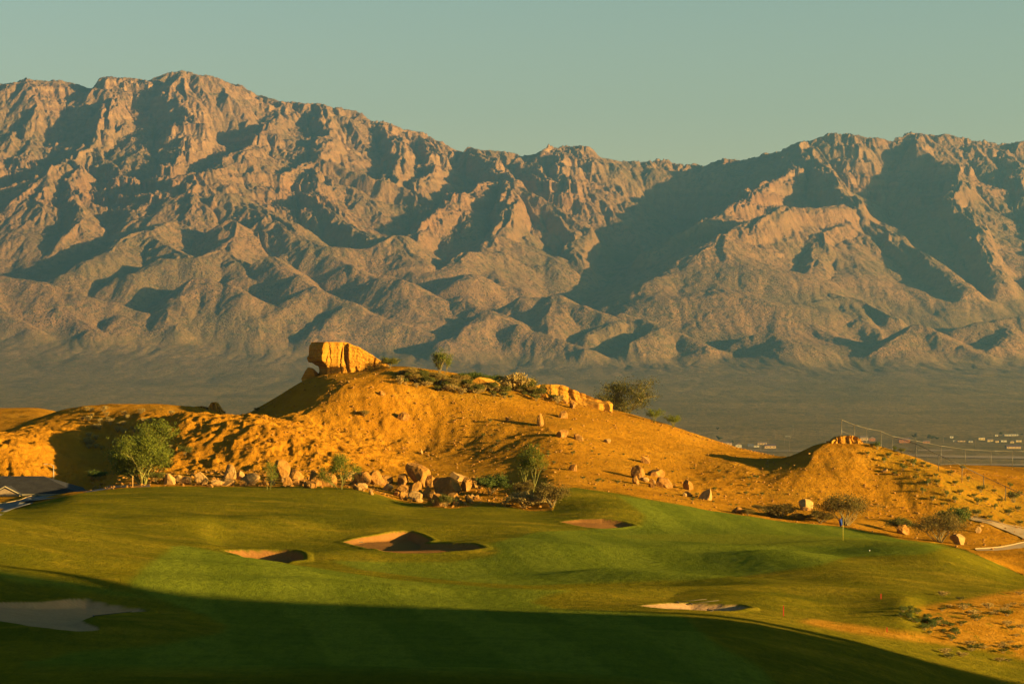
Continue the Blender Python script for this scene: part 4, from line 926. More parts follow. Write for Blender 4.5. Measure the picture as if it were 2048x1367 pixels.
def build_plants():
    pv = tree_proto('palo_verde_tree', 'palo_verde_leaf', 11, 7.6, 6.6, 36000, 6, .24, 'palo_bark', .23, .75, low=.16)
    plant(pv, 285, 968, 142, 7.6, 'large multi trunked palo verde tree with feathery green crown at the left grass edge', 'tree', rz=.3)
    hide_proto(pv)
    sv = tree_proto('palo_verde_tree', 'palo_verde_leaf', 15, 4.6, 4.2, 9500, 3, .34, 'palo_bark', .18, .75)
    plant(sv, 681, 978, 78, 4.6, 'small palo verde tree with flat green crown among the boulders', 'tree', rz=1.0)
    hide_proto(sv)
    sp = tree_proto('palo_verde_sapling', 'palo_verde_leaf', 23, 3.0, 3.6, 2600, 2, .36, 'palo_bark', .15, .9)
    plant(sp, 536, 978, 48, 3.0, 'thin green sapling between the pale boulders and the dark leaning boulder', 'sapling', rz=.5)
    hide_proto(sp)
    tv = tree_proto('palo_verde_tree', 'palo_verde_leaf', 27, 3.2, 5.6, 7500, 2, .42, 'palo_bark', .17, 1.1)
    plant(tv, 1060, 990, 58, 3.2, 'slender upright green tree at the foot of the dirt slope right of the boulder pile', 'tree', rz=2.2)
    hide_proto(tv)
    me = tree_proto('mesquite_tree', 'mesquite_leaf', 33, 9.8, 6.2, 20000, 4, .28, 'bark', .24, .55)
    plant(me, 1240, 838, 142, 9.8, 'wide dark mesquite tree with airy flat crown behind the hill crest', 'tree', rz=.8, d=366, zs=1.05)
    hide_proto(me)
    rt = tree_proto('ridge_tree', 'palo_verde_leaf', 39, 3.1, 3.5, 7500, 4, .3, 'bark', .17, .9)
    plant(rt, 882, 748, 45, 3.1, 'lone small round tree standing on the crest against the plain', 'tree', rz=.2)
    hide_proto(rt)
    P = {}
    P['green'] = shrub_proto('green_bush', 'green_shrub_leaf', 41, 3.2, 2.0, 7000, 11, .17)
    P['straw'] = shrub_proto('dry_grass_clump', 'straw_leaf', 42, 3., 1.5, 5000, 16, .24, 'bark', 1., .2)
    P['brown'] = shrub_proto('brown_bush', 'brown_shrub_leaf', 43, 3.2, 2.1, 5500, 12, .15)
    P['olive'] = shrub_proto('desert_shrub', 'shrub_leaf', 44, 3., 1.9, 5500, 11, .15)
    P['tan'] = shrub_proto('desert_shrub', 'dry_shrub_leaf', 45, 2.2, 1.6, 3500, 12, .14)
    P['sparse'] = shrub_proto('sparse_bush', 'brown_shrub_leaf', 46, 5.4, 3.4, 8000, 16, .15, 'bark', 1., .75, .1)
    P['light'] = shrub_proto('light_green_bush', 'palo_verde_leaf', 47, 2.6, 2.0, 2000, 8, .14, 'palo_bark', .9, .6)
    P['creo'] = shrub_proto('creosote_shrub', 'shrub_leaf', 48, .95, .75, 500, 8, .11)
    P['creo2'] = shrub_proto('creosote_shrub', 'green_shrub_leaf', 49, 1.0, .9, 560, 8, .11)
    P['tuft'] = shrub_proto('dry_tuft', 'straw_leaf', 50, .8, .6, 260, 9, .13, 'bark', 1., .2)
    W = dict(green=3.2, straw=3., brown=3.2, olive=3., tan=2.2, sparse=5.4, light=2.6, creo=.95, creo2=1., tuft=.8)
    one = [
     ('green',980,988,64,1.,'rounded green bush right of the square block boulder'),
     ('straw',1047,1014,62,1.,'pale straw coloured clump at the grass edge below the slender tree'),
     ('brown',1050,992,46,1.,'brown twiggy bush around the foot of the slender tree'),
     ('brown',1103,1014,64,1.15,'dark brown bush at the grass edge right of the straw clump'),
     ('olive',890,1014,34,1.2,'small yellowish bush in front of the lowest boulder of the pile'),
     ('olive',779,724,36,1.,'round yellow olive bush on the crest just right of the caprock'),
     ('sparse',1692,1050,104,1.05,'wide sparse olive brown bush behind the flagstick'),
     ('sparse',1878,1084,106,.95,'wide sparse bush with pale bare branches at the right end of the green'),
     ('green',1908,1058,58,1.2,'darker green bush behind the sparse pale branched bush'),
     ('brown',1560,1036,64,.7,'low dark scrub at the grass edge left of the pale broken boulder'),
     ('brown',1640,1046,50,.8,'dark scrub between the pale broken boulder and the sparse bush'),
     ('olive',1800,1064,52,.9,'dark olive scrub above the dark pinkish boulder'),
     ('light',1308,836,34,1.2,'light green thin bush poking over the crest right of the mesquite'),
     ('light',1346,854,36,1.,'light green thin bush furthest right on the crest below the mesquite'),
     ('tan',822,752,26,1.,'tan shrub on the crest, first one left below the lone tree'),
     ('tan',862,760,24,1.,'tan shrub just below the trunk of the lone crest tree'),
     ('tan',906,776,30,1.,'tan shrub with dark hollow beside it right below the lone tree'),
     ('tan',930,764,24,.9,'tan shrub right of the shrub with the dark hollow'),
     ('olive',1000,770,34,.9,'olive shrub at the left end of the yellow bushes'),
     ('straw',1030,768,54,1.25,'tallest yellow bush in the clump on the crest left of the ledge'),
     ('olive',1052,768,50,1.0,'rounded yellow olive bush in the crest clump next to the ledge'),
     ('olive',1078,772,36,.8,'low bush at the right end of the crest clump above the ledge'),
     ('straw',1012,776,40,.9,'lower yellow bush in front of the crest clump'),
     ('green',940,746,46,.55,'dark green low bush on the flat crest right of the lone tree'),
     ('green',968,748,44,.55,'dark green low bush in the middle of the flat crest'),
     ('green',992,751,40,.55,'dark green low bush next to the yellow crest clump'),
     ('olive',370,910,30,1.,'round olive shrub on the slope right of the palo verde crown'),
     ('green',196,958,36,.8,'green bush in the shaded hollow beside the house roof'),
     ('straw',75,971,20,1.2,'golden dry clump on the berm in front of the house roof'),
     ('brown',515,806,12,1.,'small dark shrub on the left skyline of the butte'),
     ('tan',728,832,22,.8,'low twiggy shrub in the middle of the butte face'),
     ('olive',310,962,44,.7,'low olive scrub at the foot of the palo verde'),
    ]
    for k, c, r, w, zs, lb in one: plant(P[k], c, r, w, W[k], lb, 'bush', zs=zs)
    for i in range(30):
        t = (i+rnd.random())/30; c = 800+t*285; r = 747+t*34+rnd.uniform(0, 24)
        k = ('straw', 'olive', 'tan', 'tan', 'olive')[i % 5]
        plant(P[k], c, r, rnd.uniform(18, 32), W[k], 'mid sized yellow olive shrub crowding the crest between the caprock and the ledge', 'bush', 'yellow shrubs crowding the crest')
    for i in range(9):
        plant(P['brown'], 1500+i*18+rnd.uniform(-6, 6), 1026+i*2.4+rnd.uniform(-8, 4), rnd.uniform(22, 38), 3.2, 'low dark scrub in the band at the grass edge left of the flagstick', 'bush', 'dark scrub band at the grass edge', zs=.6)
    # creosote shrubs dotted over the right slope
    pts = [(1806,941),(1857,936),(1872,954),(1855,970),(1874,968),(1910,970),(1937,962),(1961,984,22),(1920,988),(1893,992),(1971,1004),(2026,1004,34),(1955,1009),(2001,1004),(1804,906),(1789,902),(1777,915),(1817,925),(1827,932),(1846,931),(1745,893),(1755,898),(1953,1032,22),(2016,1030,20),(1990,1018),(2036,1022),(1735,910),(1768,925),(1790,950),(1830,958),(1845,985),(1865,1000),(1885,1012),(1910,1004),(1930,1022),(1980,1038),(2005,1046),(1836,944),(1900,950),(1925,940),(1948,995),(1988,985),(2020,975),(2040,1050)]
    for i, p in enumerate(pts):
        plant(P['creo' if i % 3 else 'creo2'], p[0], p[1], p[2] if len(p) > 2 else rnd.uniform(11, 17), .95 if i % 3 else 1., 'small creosote shrub dotted over the sunny slope below the fences', 'shrub', 'creosote shrubs on the right slope')
    for i in range(64):
        c, r = rnd.uniform(165, 345), 0; r = rnd.uniform(822, 905)-abs(c-250)*.05
        plant(P['tuft'], c, r, rnd.uniform(9, 16), .8, 'pale dry tuft in the shaded hollow behind the palo verde', 'shrub', 'dry tufts in the left hollow')
    for i in range(46):
        t = rnd.random(); c = 800+t*330; r = 742+t*36+rnd.uniform(2, 34)
        plant(P['tuft' if i % 2 else 'creo'], c, r, rnd.uniform(10, 20), .8 if i % 2 else .95, 'low scrub tuft on the crest of the butte', 'shrub', 'scrub tufts on the butte crest')
    for i in range(60):
        c = rnd.uniform(960, 1540); r = rnd.uniform(.25, .95); r = np.interp(c, [960, 1540], [790, 930])*(1-r)+np.interp(c, [960, 1540], [960, 1025])*r
        plant(P['creo'], c, r, rnd.uniform(5, 11), .95, 'tiny dark scrub plant on the open face of the dirt hill', 'shrub', 'tiny scrub plants on the dirt hill')
    for i in range(34):
        t = rnd.random(); c = 1800+t*105+rnd.uniform(-22, 22); r = 1222+t*50+rnd.uniform(-9, 10)
        plant(P['creo2'], c, r, rnd.uniform(14, 26), 1., 'green weed clump beside the sandy waste at the lower right', 'weed', 'weed clumps by the sandy waste', zs=.5)
    for i in range(40):
        c = rnd.uniform(1880, 2060); r = rnd.uniform(1185, 1325)
        plant(P['tuft' if i % 3 else 'creo'], c, r, rnd.uniform(14, 30), .8, 'dry weed tuft on the sandy waste at the right edge', 'weed', 'dry tufts on the sandy waste', zs=.55)
    for k in P: hide_proto(P[k])

def fence(name, posts, pipe, label, h=None, depth=None, corner=0):
    """chain link fence line: posts at (col, top row, foot row)"""
    Q = []
    for p in posts:
        d = p[3] if len(p) > 3 else pick(p[0], p[2], 150, 460)[1]; x = (p[0]-CXP)/F*d
        Q.append((Vector((x, d, (HZ-p[1])/F*d)), Vector((x, d, min(ground(x, d)-.25, (HZ-p[2])/F*d)))))
    o = empty(name, Q[0][1]); o0 = Q[0][1]; tag(o, label, 'fence')
    for i, (a, b) in enumerate(Q):
        m = MB(); R = .055 if i == corner else .045; m.tube([b-o0, a-o0+Vector((0, 0, .06))], R, 8); m.build('post', pipe, o, True)
    m = MB()
    for (a, b), (c, e) in zip(Q[:-1], Q[1:]): m.tube([a-o0, c-o0], .04, 6)
    m.build('top_rail', pipe, o, True)
    m = MB()
    for (a, b), (c, e) in zip(Q[:-1], Q[1:]):
        for t in np.linspace(.12, .9, 7): m.tube([a.lerp(b, t)-o0, c.lerp(e, t)-o0], .0035, 3)
        L = (c-a).length; n = int(L/.35)
        for k in range(n):
            s0, s1 = k/n, min(1, (k+4)/n)
            m.tube([a.lerp(c, s0)-o0, b.lerp(e, s1)-o0], .002, 3); m.tube([b.lerp(e, s0)-o0, a.lerp(c, s1)-o0], .002, 3)
    m.build('wire_mesh', pipe, o)
    (a, b), (c, e) = Q[0], Q[1]; m = MB(); m.tube([a.lerp(b, .42)-o0, c.lerp(e, .42)-o0], .024, 6); m.build('brace_rail', pipe, o, True)

def ribbon(name, left, right, mat, kind='structure', lift=.03, kerb=True):
    """a path draped over the land between two traced edges (each a list of world points)"""
    n = 60
    def res(P):
        P = np.array(P); L = np.concatenate([[0], np.cumsum(np.linalg.norm(np.diff(P[:, :2], axis=0), axis=1))]); t = np.linspace(0, L[-1], n); return np.stack([np.interp(t, L, P[:, 0]), np.interp(t, L, P[:, 1])], 1)
    A, B = res(left), res(right); m = 7; V = []
    for k in range(m):
        q = A*(1-k/(m-1))+B*k/(m-1); V.append([(x, y, ground(x, y)+lift) for x, y in q])
    V = blur(np.array(V)[:, :, 2], 1.5, 1.5)+.02, np.array(V); Z, V = V; V = np.concatenate([V[:, :, :2], Z[:, :, None]], 2)
    o = mesh_np(name, V.reshape(-1, 3), grid_faces(m, n), MAT[mat], smooth=True); tag(o, kind=kind)
    if kerb:
        mb = MB()
        for edge in (V[-1],):
            c = [Vector(p)+Vector((0, 0, .05)) for p in edge]; mb.tube(c, .06, 4)
        k = mb.build('kerb', 'concrete'); tag(k, kind='structure')
    return o

def build_course():
    # flagstick
    q = Vector(pick(1686, 1080)); o = empty('flagstick', q); tag(o, 'yellow flagstick with hanging blue flag standing on the green', 'flagstick')
    m = MB(); m.tube([(0, 0, -.1), (0, 0, 2.05)], .022, 8); m.build('pole', 'yellow_pole', o, True)
    V = []; nx, nz = 9, 9
    for i in range(nz):
        for j in range(nx):
            s, t = j/(nx-1), i/(nz-1); V.append((-.02-.34*s*(1-.35*t), .10*math.sin(s*7+t*2)*s, 2.04-.05*s-.62*t-.26*s*(1-.2*t)))
    f = mesh_np('flag', np.array(V), grid_faces(nz, nx), MAT['blue_cloth'], o, True); md = f.modifiers.new('thickness', 'SOLIDIFY'); md.thickness = .006
    # ball
    q = pick(1739, 1101); bm = bmesh.new(); bmesh.ops.create_icosphere(bm, subdivisions=3, radius=.045); me = bpy.data.meshes.new('golf_ball'); bm.to_mesh(me); bm.free(); me.materials.append(MAT['white_paint'])
    g = bpy.data.objects.new('golf_ball', me); COL.objects.link(g); g.location = q+[0, 0, .04]; tag(g, 'white golf ball lying on the fringe right of the flagstick', 'golf ball')
    # hazard stakes
    for c, r, h, lb in ((1567, 1231, 20, 'red hazard stake on the grass right of the front bunker'), (1762, 1197, 10, 'red hazard stake standing on the far mound above the sandy waste'), (1774, 1263, 9, 'short red hazard stake beside the strip of bare sand')):
        q = pick(c, r); s = q[1]/F; m = MB(); m.box((0, 0, h*s/2-.05), (.05, .03, h*s+.1)); m.box((0, 0, h*s+.015), (.035, .02, .03)); k = m.build('hazard_stake', 'red_paint'); k.location = q; tag(k, lb, 'stake')
    # rakes
    for c, r, az, lb in ((722, 1085, 2.6, 'wooden rake lying on the left part of the middle bunker'), (1420, 1221, .5, 'rake lying in the shaded right part of the front bunker'), (1356, 1205, .1, 'dark rake on the grass lip at the left of the front bunker'), (1382, 1208, .2, 'dark rake in the pale sand of the front bunker'), (187, 1233, .2, 'dark rake on the tongue of grass in the shaded bunker')):
        q = Vector(pick(c, r)); o = empty('bunker_rake', q, az); tag(o, lb, 'rake')
        m = MB(); m.tube([(0, 0, .06), (1.7, 0, .22)], .018, 6); m.build('handle', 'rake_wood', o, True)
        m = MB(); m.box((0, 0, .06), (.06, .6, .05))
        for t in np.linspace(-.27, .27, 10): m.box((0, t, .02), (.015, .015, .07))
        m.build('rake_head', 'rake_wood', o)
    # marker post
    q = pick(265, 974); m = MB(); m.tube([(0, 0, -.2), (0, 0, 1.15)], .07, 8); m.tube([(0, 0, 1.15), (0, 0, 1.28)], [.09, .03], 8); k = m.build('marker_post', 'pale_stone', None, True); k.location = q; tag(k, 'pale marker post left of the palo verde trunks', 'post')
    # cart paths
    far = [pick(c, r) for c, r in ((-60,1011),(0,1013),(40,1004),(75,994),(110,988),(160,981),(230,973),(300,970))]; near = [pick(c, r) for c, r in ((-60,1032),(0,1021),(40,1011),(75,1002),(110,995),(160,985),(230,976),(300,973))]
    ribbon('path', near, far, 'asphalt')
    a = [pick(c, r) for c, r in ((1940,1033),(1965,1038),(2000,1046),(2030,1052),(2060,1058),(2090,1066))]; b = [pick(c, r) for c, r in ((1936,1037),(1958,1043),(1985,1051),(2012,1062),(2040,1074),(2062,1084))]
    ribbon('path', b, a, 'concrete')
    a = [pick(c, r) for c, r in ((2090,1074),(2060,1081),(2030,1089),(2005,1094),(1980,1096.5),(1950,1098.5))]; b = [pick(c, r) for c, r in ((2090,1088),(2062,1093),(2040,1097),(2010,1100),(1985,1101),(1955,1101))]
    ribbon('path', b, a, 'concrete')
    # fences
    fence('chain_link_fence', [(1683,839,893,317),(1709,849,893,320),(1733,856,890,322),(1762,862,896,326),(1785,872,905,332),(1832,881,912,345),(1882,891,924,372),(1931,898,932,392),(1982,901,937,402),(2025,902,937,408),(2075,902,938,412)], 'galvanised_pipe', 'light grey chain link fence running right from the top of the knob')
    fence('chain_link_fence', [(1785,872,899),(1832,887,921),(1877,909,942),(1924,931,961),(1967,952,973),(2011,972,1001),(2050,990,1022),(2095,1010,1045)], 'dark_pipe', 'dark chain link fence stepping down the right slope')
    # house below the left path
    def house(cx, d, ridge_row, w, dep, wall_h, roof_h, ov, label, gable=True):
        x = (cx-CXP)/F*d; zr = (HZ-ridge_row)/F*d; ze = zr-roof_h; o = empty('house', (x, d, ze-wall_h)); tag(o, label, 'house')
        m = MB(); m.box((0, 0, wall_h/2), (w, dep, wall_h)); wl = m.build('wall', 'stucco', o)
        m = MB(); hw, hd = w/2+ov, dep/2+ov; rl = w/2-dep*.52; t = .12
        z0, z1 = wall_h-.05, wall_h+roof_h
        V = [(-hw,-hd,z0),(hw,-hd,z0),(hw,hd,z0),(-hw,hd,z0),(-rl,0,z1),(rl,0,z1)]
        m.add(V, [(0,1,5,4),(1,2,5),(2,3,4,5),(3,0,4),(3,2,1,0)])
        for i in range(14):       # courses of tile
            f = i/14; zz = z0+(z1-z0)*f; yy = -hd*(1-f); xx = hw*(1-f)+rl*f; m.box((0, yy-.02, zz+.02), (2*xx-.05, .10, .05))
        rf = m.build('roof', 'roof_tile', o)
        m = MB(); m.box((0, -hd-.02, z0), (2*hw, .05, .2)); m.box((0, hd+.02, z0), (2*hw, .05, .2)); m.box((-hw-.02, 0, z0), (.05, 2*hd, .2)); m.box((hw+.02, 0, z0), (.05, 2*hd, .2)); m.build('fascia', 'fascia', rf)
        m = MB(); m.box((0, 0, 0), (1.1, .06, 1.2)); k = m.build('window', 'dark_pipe', o); k.location = (w*.18, -dep/2-.025, wall_h*.58)
        m = MB(); m.box((0, 0, 0), (1., .06, 2.05)); k = m.build('door', 'rake_wood', o); k.location = (-w*.30, -dep/2-.025, 1.03)
        if gable:
            gx, gy, gw, gz = -w*.04, -dep/2-1.6, 3.9, wall_h+.95
            m = MB(); P = [(-gw/2, wall_h-.05), (gw/2, wall_h-.05), (0, gz)]
            m.add([(gx+a, gy, z) for a, z in P]+[(gx+a, gy+4.6, z) for a, z in P], [(0, 1, 4, 3), (1, 2, 5, 4), (2, 0, 3, 5), (0, 2, 1), (3, 4, 5)]); pg = m.build('porch_roof', 'roof_tile', o)
            m = MB(); m.add([(gx-gw/2+.3, gy-.02, .0), (gx+gw/2-.3, gy-.02, .0), (gx+gw/2-.3, gy-.02, wall_h), (gx, gy-.02, gz-.22), (gx-gw/2+.3, gy-.02, wall_h), (gx-gw/2+.3, gy+1.5, .0), (gx+gw/2-.3, gy+1.5, .0), (gx+gw/2-.3, gy+1.5, wall_h), (gx, gy+1.5, gz-.22), (gx-gw/2+.3, gy+1.5, wall_h)], [(0, 1, 2, 3, 4), (9, 8, 7, 6, 5), (0, 5, 6, 1), (1, 6, 7, 2), (0, 4, 9, 5)]); m.build('porch_wall', 'stucco', o)
            m = MB(); m.tube([(gx-gw/2-.1, gy-.06, wall_h-.1), (gx, gy-.06, gz+.02)], .085, 4); m.tube([(gx+gw/2+.1, gy-.06, wall_h-.1), (gx, gy-.06, gz+.02)], .085, 4); m.build('barge_board', 'fascia', pg)
        return o
    house(42, 291, 951.5, 15.5, 9.6, 2.6, 2.0, .5, 'house with grey hip roof and small front gable sunk below the left path')
    house(-75, 312, 947, 11, 8, 2.6, 1.7, .5, 'neighbouring house with brownish roof cut by the left edge', False)
    q = Vector(((107-CXP)/F*300, 300, ground((107-CXP)/F*300, 300))); o = empty('street_lamp', q); tag(o, 'white street lamp rising behind the grey hip roof', 'street lamp'); top = (HZ-930)/F*300-q.z
    m = MB(); m.tube([(0, 0, -.3), (0, 0, top)], [.085, .05], 8); m.build('pole', 'lamp_paint', o, True)
    m = MB(); m.tube([(0, 0, top-.05), (-.35, 0, top+.12), (-.8, 0, top+.16)], .03, 6); m.build('arm', 'lamp_paint', o, True)
    m = MB(); m.box((-.95, 0, top+.15), (.4, .16, .09)); m.build('lamp_head', 'lamp_paint', o)

def vpick(px, py):
    d = np.linspace(900, 6500, 1200); u = np.array([(px-CXP)/F]); z = far_base(u, d)[:, 0]; r = HZ-z/d*F
    i = np.where(r <= py)[0]; i = int(i[0]) if len(i) else len(d)-1
    return Vector((u[0]*d[i], d[i], z[i]))
def build_town():
    def bld(c, r, w, h, wall, roof, label, kind='gable', ax=0., group=None, name='town_house'):
        q = vpick(c, r+h*.5); s = q.y/F; W, H = w*s, h*s; D = W*.62; o = empty(name, q, ax); tag(o, label, 'house' if name == 'town_house' else 'shed', group)
        wh = H*.6; m = MB(); m.box((0, 0, wh/2-.2), (W*.94, D*.94, wh+.4)); m.build('wall', wall, o)
        m = MB(); z0, z1 = wh, H
        if kind == 'gable':
            m.add([(-W/2,-D/2,z0),(W/2,-D/2,z0),(W/2,D/2,z0),(-W/2,D/2,z0),(-W/2,0,z1),(W/2,0,z1)], [(0,1,5,4),(2,3,4,5),(1,2,5),(3,0,4),(3,2,1,0)])
        elif kind == 'front':
            m.add([(-W/2,-D/2,z0),(W/2,-D/2,z0),(W/2,D/2,z0),(-W/2,D/2,z0),(0,-D/2,z1),(0,D/2,z1)], [(0,4,5,3),(1,2,5,4),(0,1,4),(2,3,5),(3,2,1,0)])
        else:
            m.box((0, 0, z0+.2), (W, D, .4))
        m.build('roof', roof, o)
        n = max(1, int(W/5))
        for k in range(n):
            b = MB(); b.box((0, 0, 0), (1.3, .12, 1.2)); x = b.build('window', 'dark_pipe', o); x.location = ((k+.5)/n*W*.9-W*.45, -D*.47-.05, wh*.55)
    T = [
     (1449,886,30,8,'house_tan','shingle_brown','long brown roofed house peeping over the dirt slope, leftmost of the town','gable'),
     (1477,890,13,9,'house_white','shingle_brown','white walled house with pointed gable right of the long brown roofed house','front'),
     (1501,890,13,6,'shingle_grey','shingle_grey','dark grey low building right of the white gabled house','gable'),
     (1513,891,11,6,'house_white','shingle_grey','white low building beside the dark grey one','flat'),
     (1524,886,20,6,'house_tan','shingle_brown','brown roof behind the white low building and the plum roofed house','gable'),
     (1540,892,24,8,'house_tan','shingle_plum','plum roofed house with tan end wall, nearest in the gap left of the knob','gable'),
     (1728,876,17,9,'house_tan','shingle_brown','brown roofed house seen through the fence just right of the knob top','gable'),
     (1744,877,13,9,'house_red','shingle_brown','orange lit gabled house right of the brown one behind the fence','front'),
     (1808,880,24,10,'house_red','shingle_plum','long red brown house behind the fence corner','gable'),
     (1852,883,14,6,'house_red','shingle_brown','small orange house left of the big dark town tree','gable'),
     (1903,873,7,5,'house_white','sheet_white','tiny white building alone above the town','flat'),
     (1909,881,6,4,'house_white','sheet_white','tiny white trailer left of the flat tan row','flat'),
     (1922,881,16,4,'house_tan','shingle_brown','flat tan row building in the middle of the right town','flat'),
     (1941,882,9,4,'house_white','shingle_grey','small grey roofed building right of the flat tan row','gable'),
     (1963,876,13,7,'house_yellow','sheet_white','bright yellow building highest in the right town group','flat'),
     (1980,880,12,6,'house_yellow','shingle_brown','cream house right below the bright yellow building','gable'),
     (1994,882,7,5,'house_yellow','shingle_brown','small cream house between two larger pale houses','front'),
     (2007,881,12,5,'house_white','sheet_white','white flat roofed house right of the small cream house','flat'),
     (2024,883,8,5,'house_yellow','shingle_brown','small yellow gabled house near the right edge','front'),
     (2037,881,12,5,'house_yellow','sheet_white','pale yellow block at the right edge','flat'),
     (2026,893,30,7,'house_tan','shingle_plum','long dark roofed house with orange end, nearest at the right edge','gable'),
     (1993,870,6,4,'house_white','sheet_white','tiny pale building beside the long white shed','flat'),
    ]
    for c, r, w, h, wa, ro, lb, k in T: bld(c, r, w, h, wa, ro, lb, k)
    bld(2021, 869, 29, 4, 'house_white', 'sheet_white', 'long white shed furthest back at the right of the town', 'flat', name='long_shed')
    q = vpick(1576, 876); s = q.y/F; o = empty('open_shelter', q); tag(o, 'flat roofed open shelter on thin posts between the utility poles', 'shelter')
    m = MB(); m.box((0, 0, 3.4), (12*s, 6, .4)); m.build('roof', 'sheet_white', o)
    for a in (-1, 1):
        for b in (-1, 1): m = MB(); m.box((a*5.3*s, b*2.6, 1.6), (.25, .25, 3.4)); m.build('post', 'pole_wood', o)
    for c, t, b in ((1460,856,867),(1490,872,886),(1537,877,889),(1550,862,877),(1586,854,873),(1569,875,888),(1579,873,903),(1520,882,901),(1887,873,887),(1951,880,895),(2024,862,876),(1984,868,880)):
        q = vpick(c, b); s = q.y/F; o = empty('utility_pole', q); tag(o, 'thin wooden utility pole standing among the town houses', 'utility pole', 'utility poles of the town'); h = (b-t)*s
        m = MB(); m.tube([(0, 0, -.3), (0, 0, h)], [.28, .2], 6); m.build('pole', 'pole_wood', o)
        m = MB(); m.box((0, 0, h-.8), (2.4, .2, .22)); m.build('crossarm', 'pole_wood', o)
    tp = tree_proto('town_tree', 'mesquite_leaf', 61, 9., 8., 1600, 1, .3, 'bark', 1.0, .9, 2)
    for c, r, w, lb in ((1831,880,15,'dark round tree right of the long red brown house'),(1861,884,17,'biggest dark tree of the town, right of the small orange house'),(1872,882,11,'lower dark tree touching the biggest town tree'),(1437,884,14,'green tree at the foot of the dirt slope left of the long brown roofed house'),(1464,890,10,'small dark tree left of the white gabled house'),(1436,861,7,'tiny dark tree alone on the plain above the left houses'),(2002,872,9,'dark tree left of the long white shed'),(2044,873,8,'dark tree right of the long white shed')):
        q = vpick(c, r); s = w*q.y/F/9.; k = clone(tp, q, rnd.uniform(0, 6), s); tag(k, lb, 'tree')
    hide_proto(tp)
    # bare dirt tracks on the valley floor
    def strip(pts, mat='bare_earth'):
        U = [(vpick(c, r0), vpick(c, r1)) for c, r0, r1 in pts]; V = []
        for i in range(len(U)-1):
            for t in np.linspace(0, 1, 12, endpoint=(i == len(U)-2)):
                a = U[i][0].lerp(U[i+1][0], t); b = U[i][1].lerp(U[i+1][1], t); V.append((a, b))
        A = []
        for a, b in V:
            for t in np.linspace(0, 1, 5):
                p = a.lerp(b, t); zz = far_base(np.array([p.x/p.y]), np.array([p.y]))[0, 0]; A.append((p.x, p.y, zz+.75))
        o = mesh_np('road', np.array(A), grid_faces(len(V), 5, True), MAT[mat], smooth=True); tag(o, kind='structure')
    strip([(1400,901,903),(1500,901,902.6),(1600,901,903),(1660,902,904)])
    strip([(1836,899.5,902),(1870,899.5,902.5),(1905,900,902)])
    strip([(1780,908,911),(1850,910,914),(1950,912,916.5),(2060,913,918),(2200,914,918)])
    strip([(1880,928,931),(1980,928.5,931),(2070,929,932),(2200,929,932)])
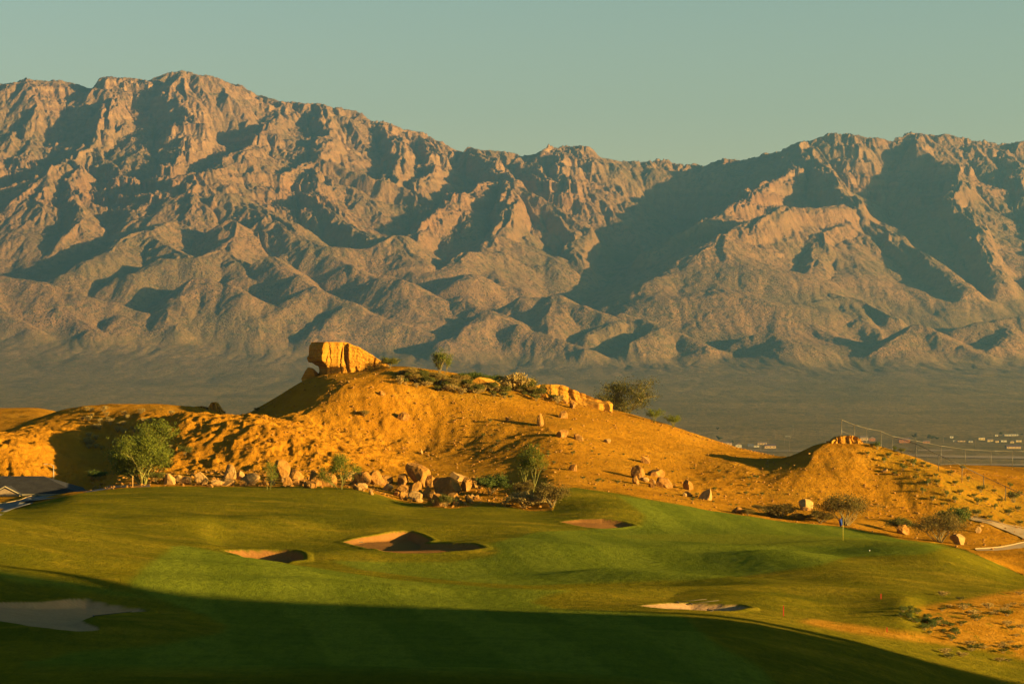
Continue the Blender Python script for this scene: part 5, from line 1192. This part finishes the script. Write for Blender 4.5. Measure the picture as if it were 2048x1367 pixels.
# ------------------------------------------------------------------ sky, sun, haze, camera
def build_light():
    w = bpy.data.worlds.new("World"); scene.world = w; w.use_nodes = True; nt = w.node_tree; N = NT(nt)
    bg = nt.nodes['Background']
    sky = N.n('ShaderNodeTexSky'); sky.sky_type = 'NISHITA'; sky.sun_disc = False
    sky.sun_elevation = SUN_EL; sky.sun_rotation = math.atan2(SUN[0], SUN[1]); sky.altitude = 600; sky.air_density = 1.0; sky.dust_density = 1.5; sky.ozone_density = 1.0
    tc = N.n('ShaderNodeTexCoord'); sep = N.n('ShaderNodeSeparateXYZ'); N.link(tc.outputs['Generated'], sep.inputs[0])
    rp = N.n('ShaderNodeValToRGB'); N.link(sep.outputs['Z'], rp.inputs[0])
    e = rp.color_ramp.elements
    for p, c in SKY_TINT:
        q = e[0] if p == SKY_TINT[0][0] else (e[-1] if p == SKY_TINT[-1][0] else e.new(p)); q.position = p; q.color = (*c, 1)
    N.link(N.mix(1.0, sky.outputs[0], rp.outputs[0], 'MULTIPLY'), bg.inputs[0]); bg.inputs[1].default_value = SKY_STR
    L = bpy.data.lights.new('sun', 'SUN'); L.energy = SUN_STR; L.angle = math.radians(.5); L.color = SUN_COL
    o = bpy.data.objects.new('sun', L); COL.objects.link(o); o.rotation_euler = Vector(-SUN).to_track_quat('-Z', 'Y').to_euler()
    if HAZE:
        bm = bmesh.new(); x, y0, y1, z0, z1 = 9000, -400, 17000, -90, 2050
        bmesh.ops.create_cube(bm, size=1)
        for vv in bm.verts:
            vv.co = Vector((vv.co.x*2*x, y0+(vv.co.y+.5)*(y1-y0), z0+(vv.co.z+.5)*(z1-z0)))
        me = bpy.data.meshes.new('haze'); bm.to_mesh(me); bm.free()
        h = bpy.data.objects.new('haze', me); COL.objects.link(h); tag(h, kind='stuff')
        m = bpy.data.materials.new('haze_air'); m.use_nodes = True; t = m.node_tree; t.nodes.clear()
        out = t.nodes.new('ShaderNodeOutputMaterial'); pv = t.nodes.new('ShaderNodeVolumePrincipled')
        pv.inputs['Color'].default_value = (*HAZE_COL, 1); pv.inputs['Density'].default_value = HAZE; pv.inputs['Anisotropy'].default_value = HAZE_ANI
        t.links.new(pv.outputs[0], out.inputs['Volume']); me.materials.append(m)
        m.cycles.homogeneous_volume = True if hasattr(m.cycles, 'homogeneous_volume') else None
    cam = bpy.data.cameras.new('camera'); cam.sensor_width = 36; cam.lens = 36*F/2048; cam.shift_y = (HZ-683.5)/2048
    cam.clip_start = .5; cam.clip_end = 60000
    co = bpy.data.objects.new('camera', cam); COL.objects.link(co); co.location = (0, 0, 0); co.rotation_euler = (math.pi/2, 0, 0)
    scene.camera = co
    vs = scene.view_settings; scene.display_settings.display_device = 'sRGB'; vs.view_transform = 'Standard'; vs.look = 'None'; vs.exposure = EXPO; vs.gamma = 1; vs.use_curve_mapping = False
    scene.cycles.use_denoising = True
    scene.cycles.max_bounces = 6; scene.cycles.diffuse_bounces = 2; scene.cycles.volume_bounces = 0; scene.cycles.transparent_max_bounces = 8
    scene.cycles.sample_clamp_indirect = 4
SKY_TINT = [(0.0, (1.42, 1.02, .66)), (.2, (.90, .92, .74)), (.45, (.24, .44, .50)), (1.0, (.115, .36, .52))]
SKY_STR = .05; SUN_STR = 5.0; SUN_COL = (1, .66, .21); EXPO = 2.05
HAZE = 4.3e-5; HAZE_COL = (.24, .62, 1.0); HAZE_ANI = .55
build_near()
object_materials()
build_rocks(); build_plants(); build_course()
build_far()
build_town()
build_light()
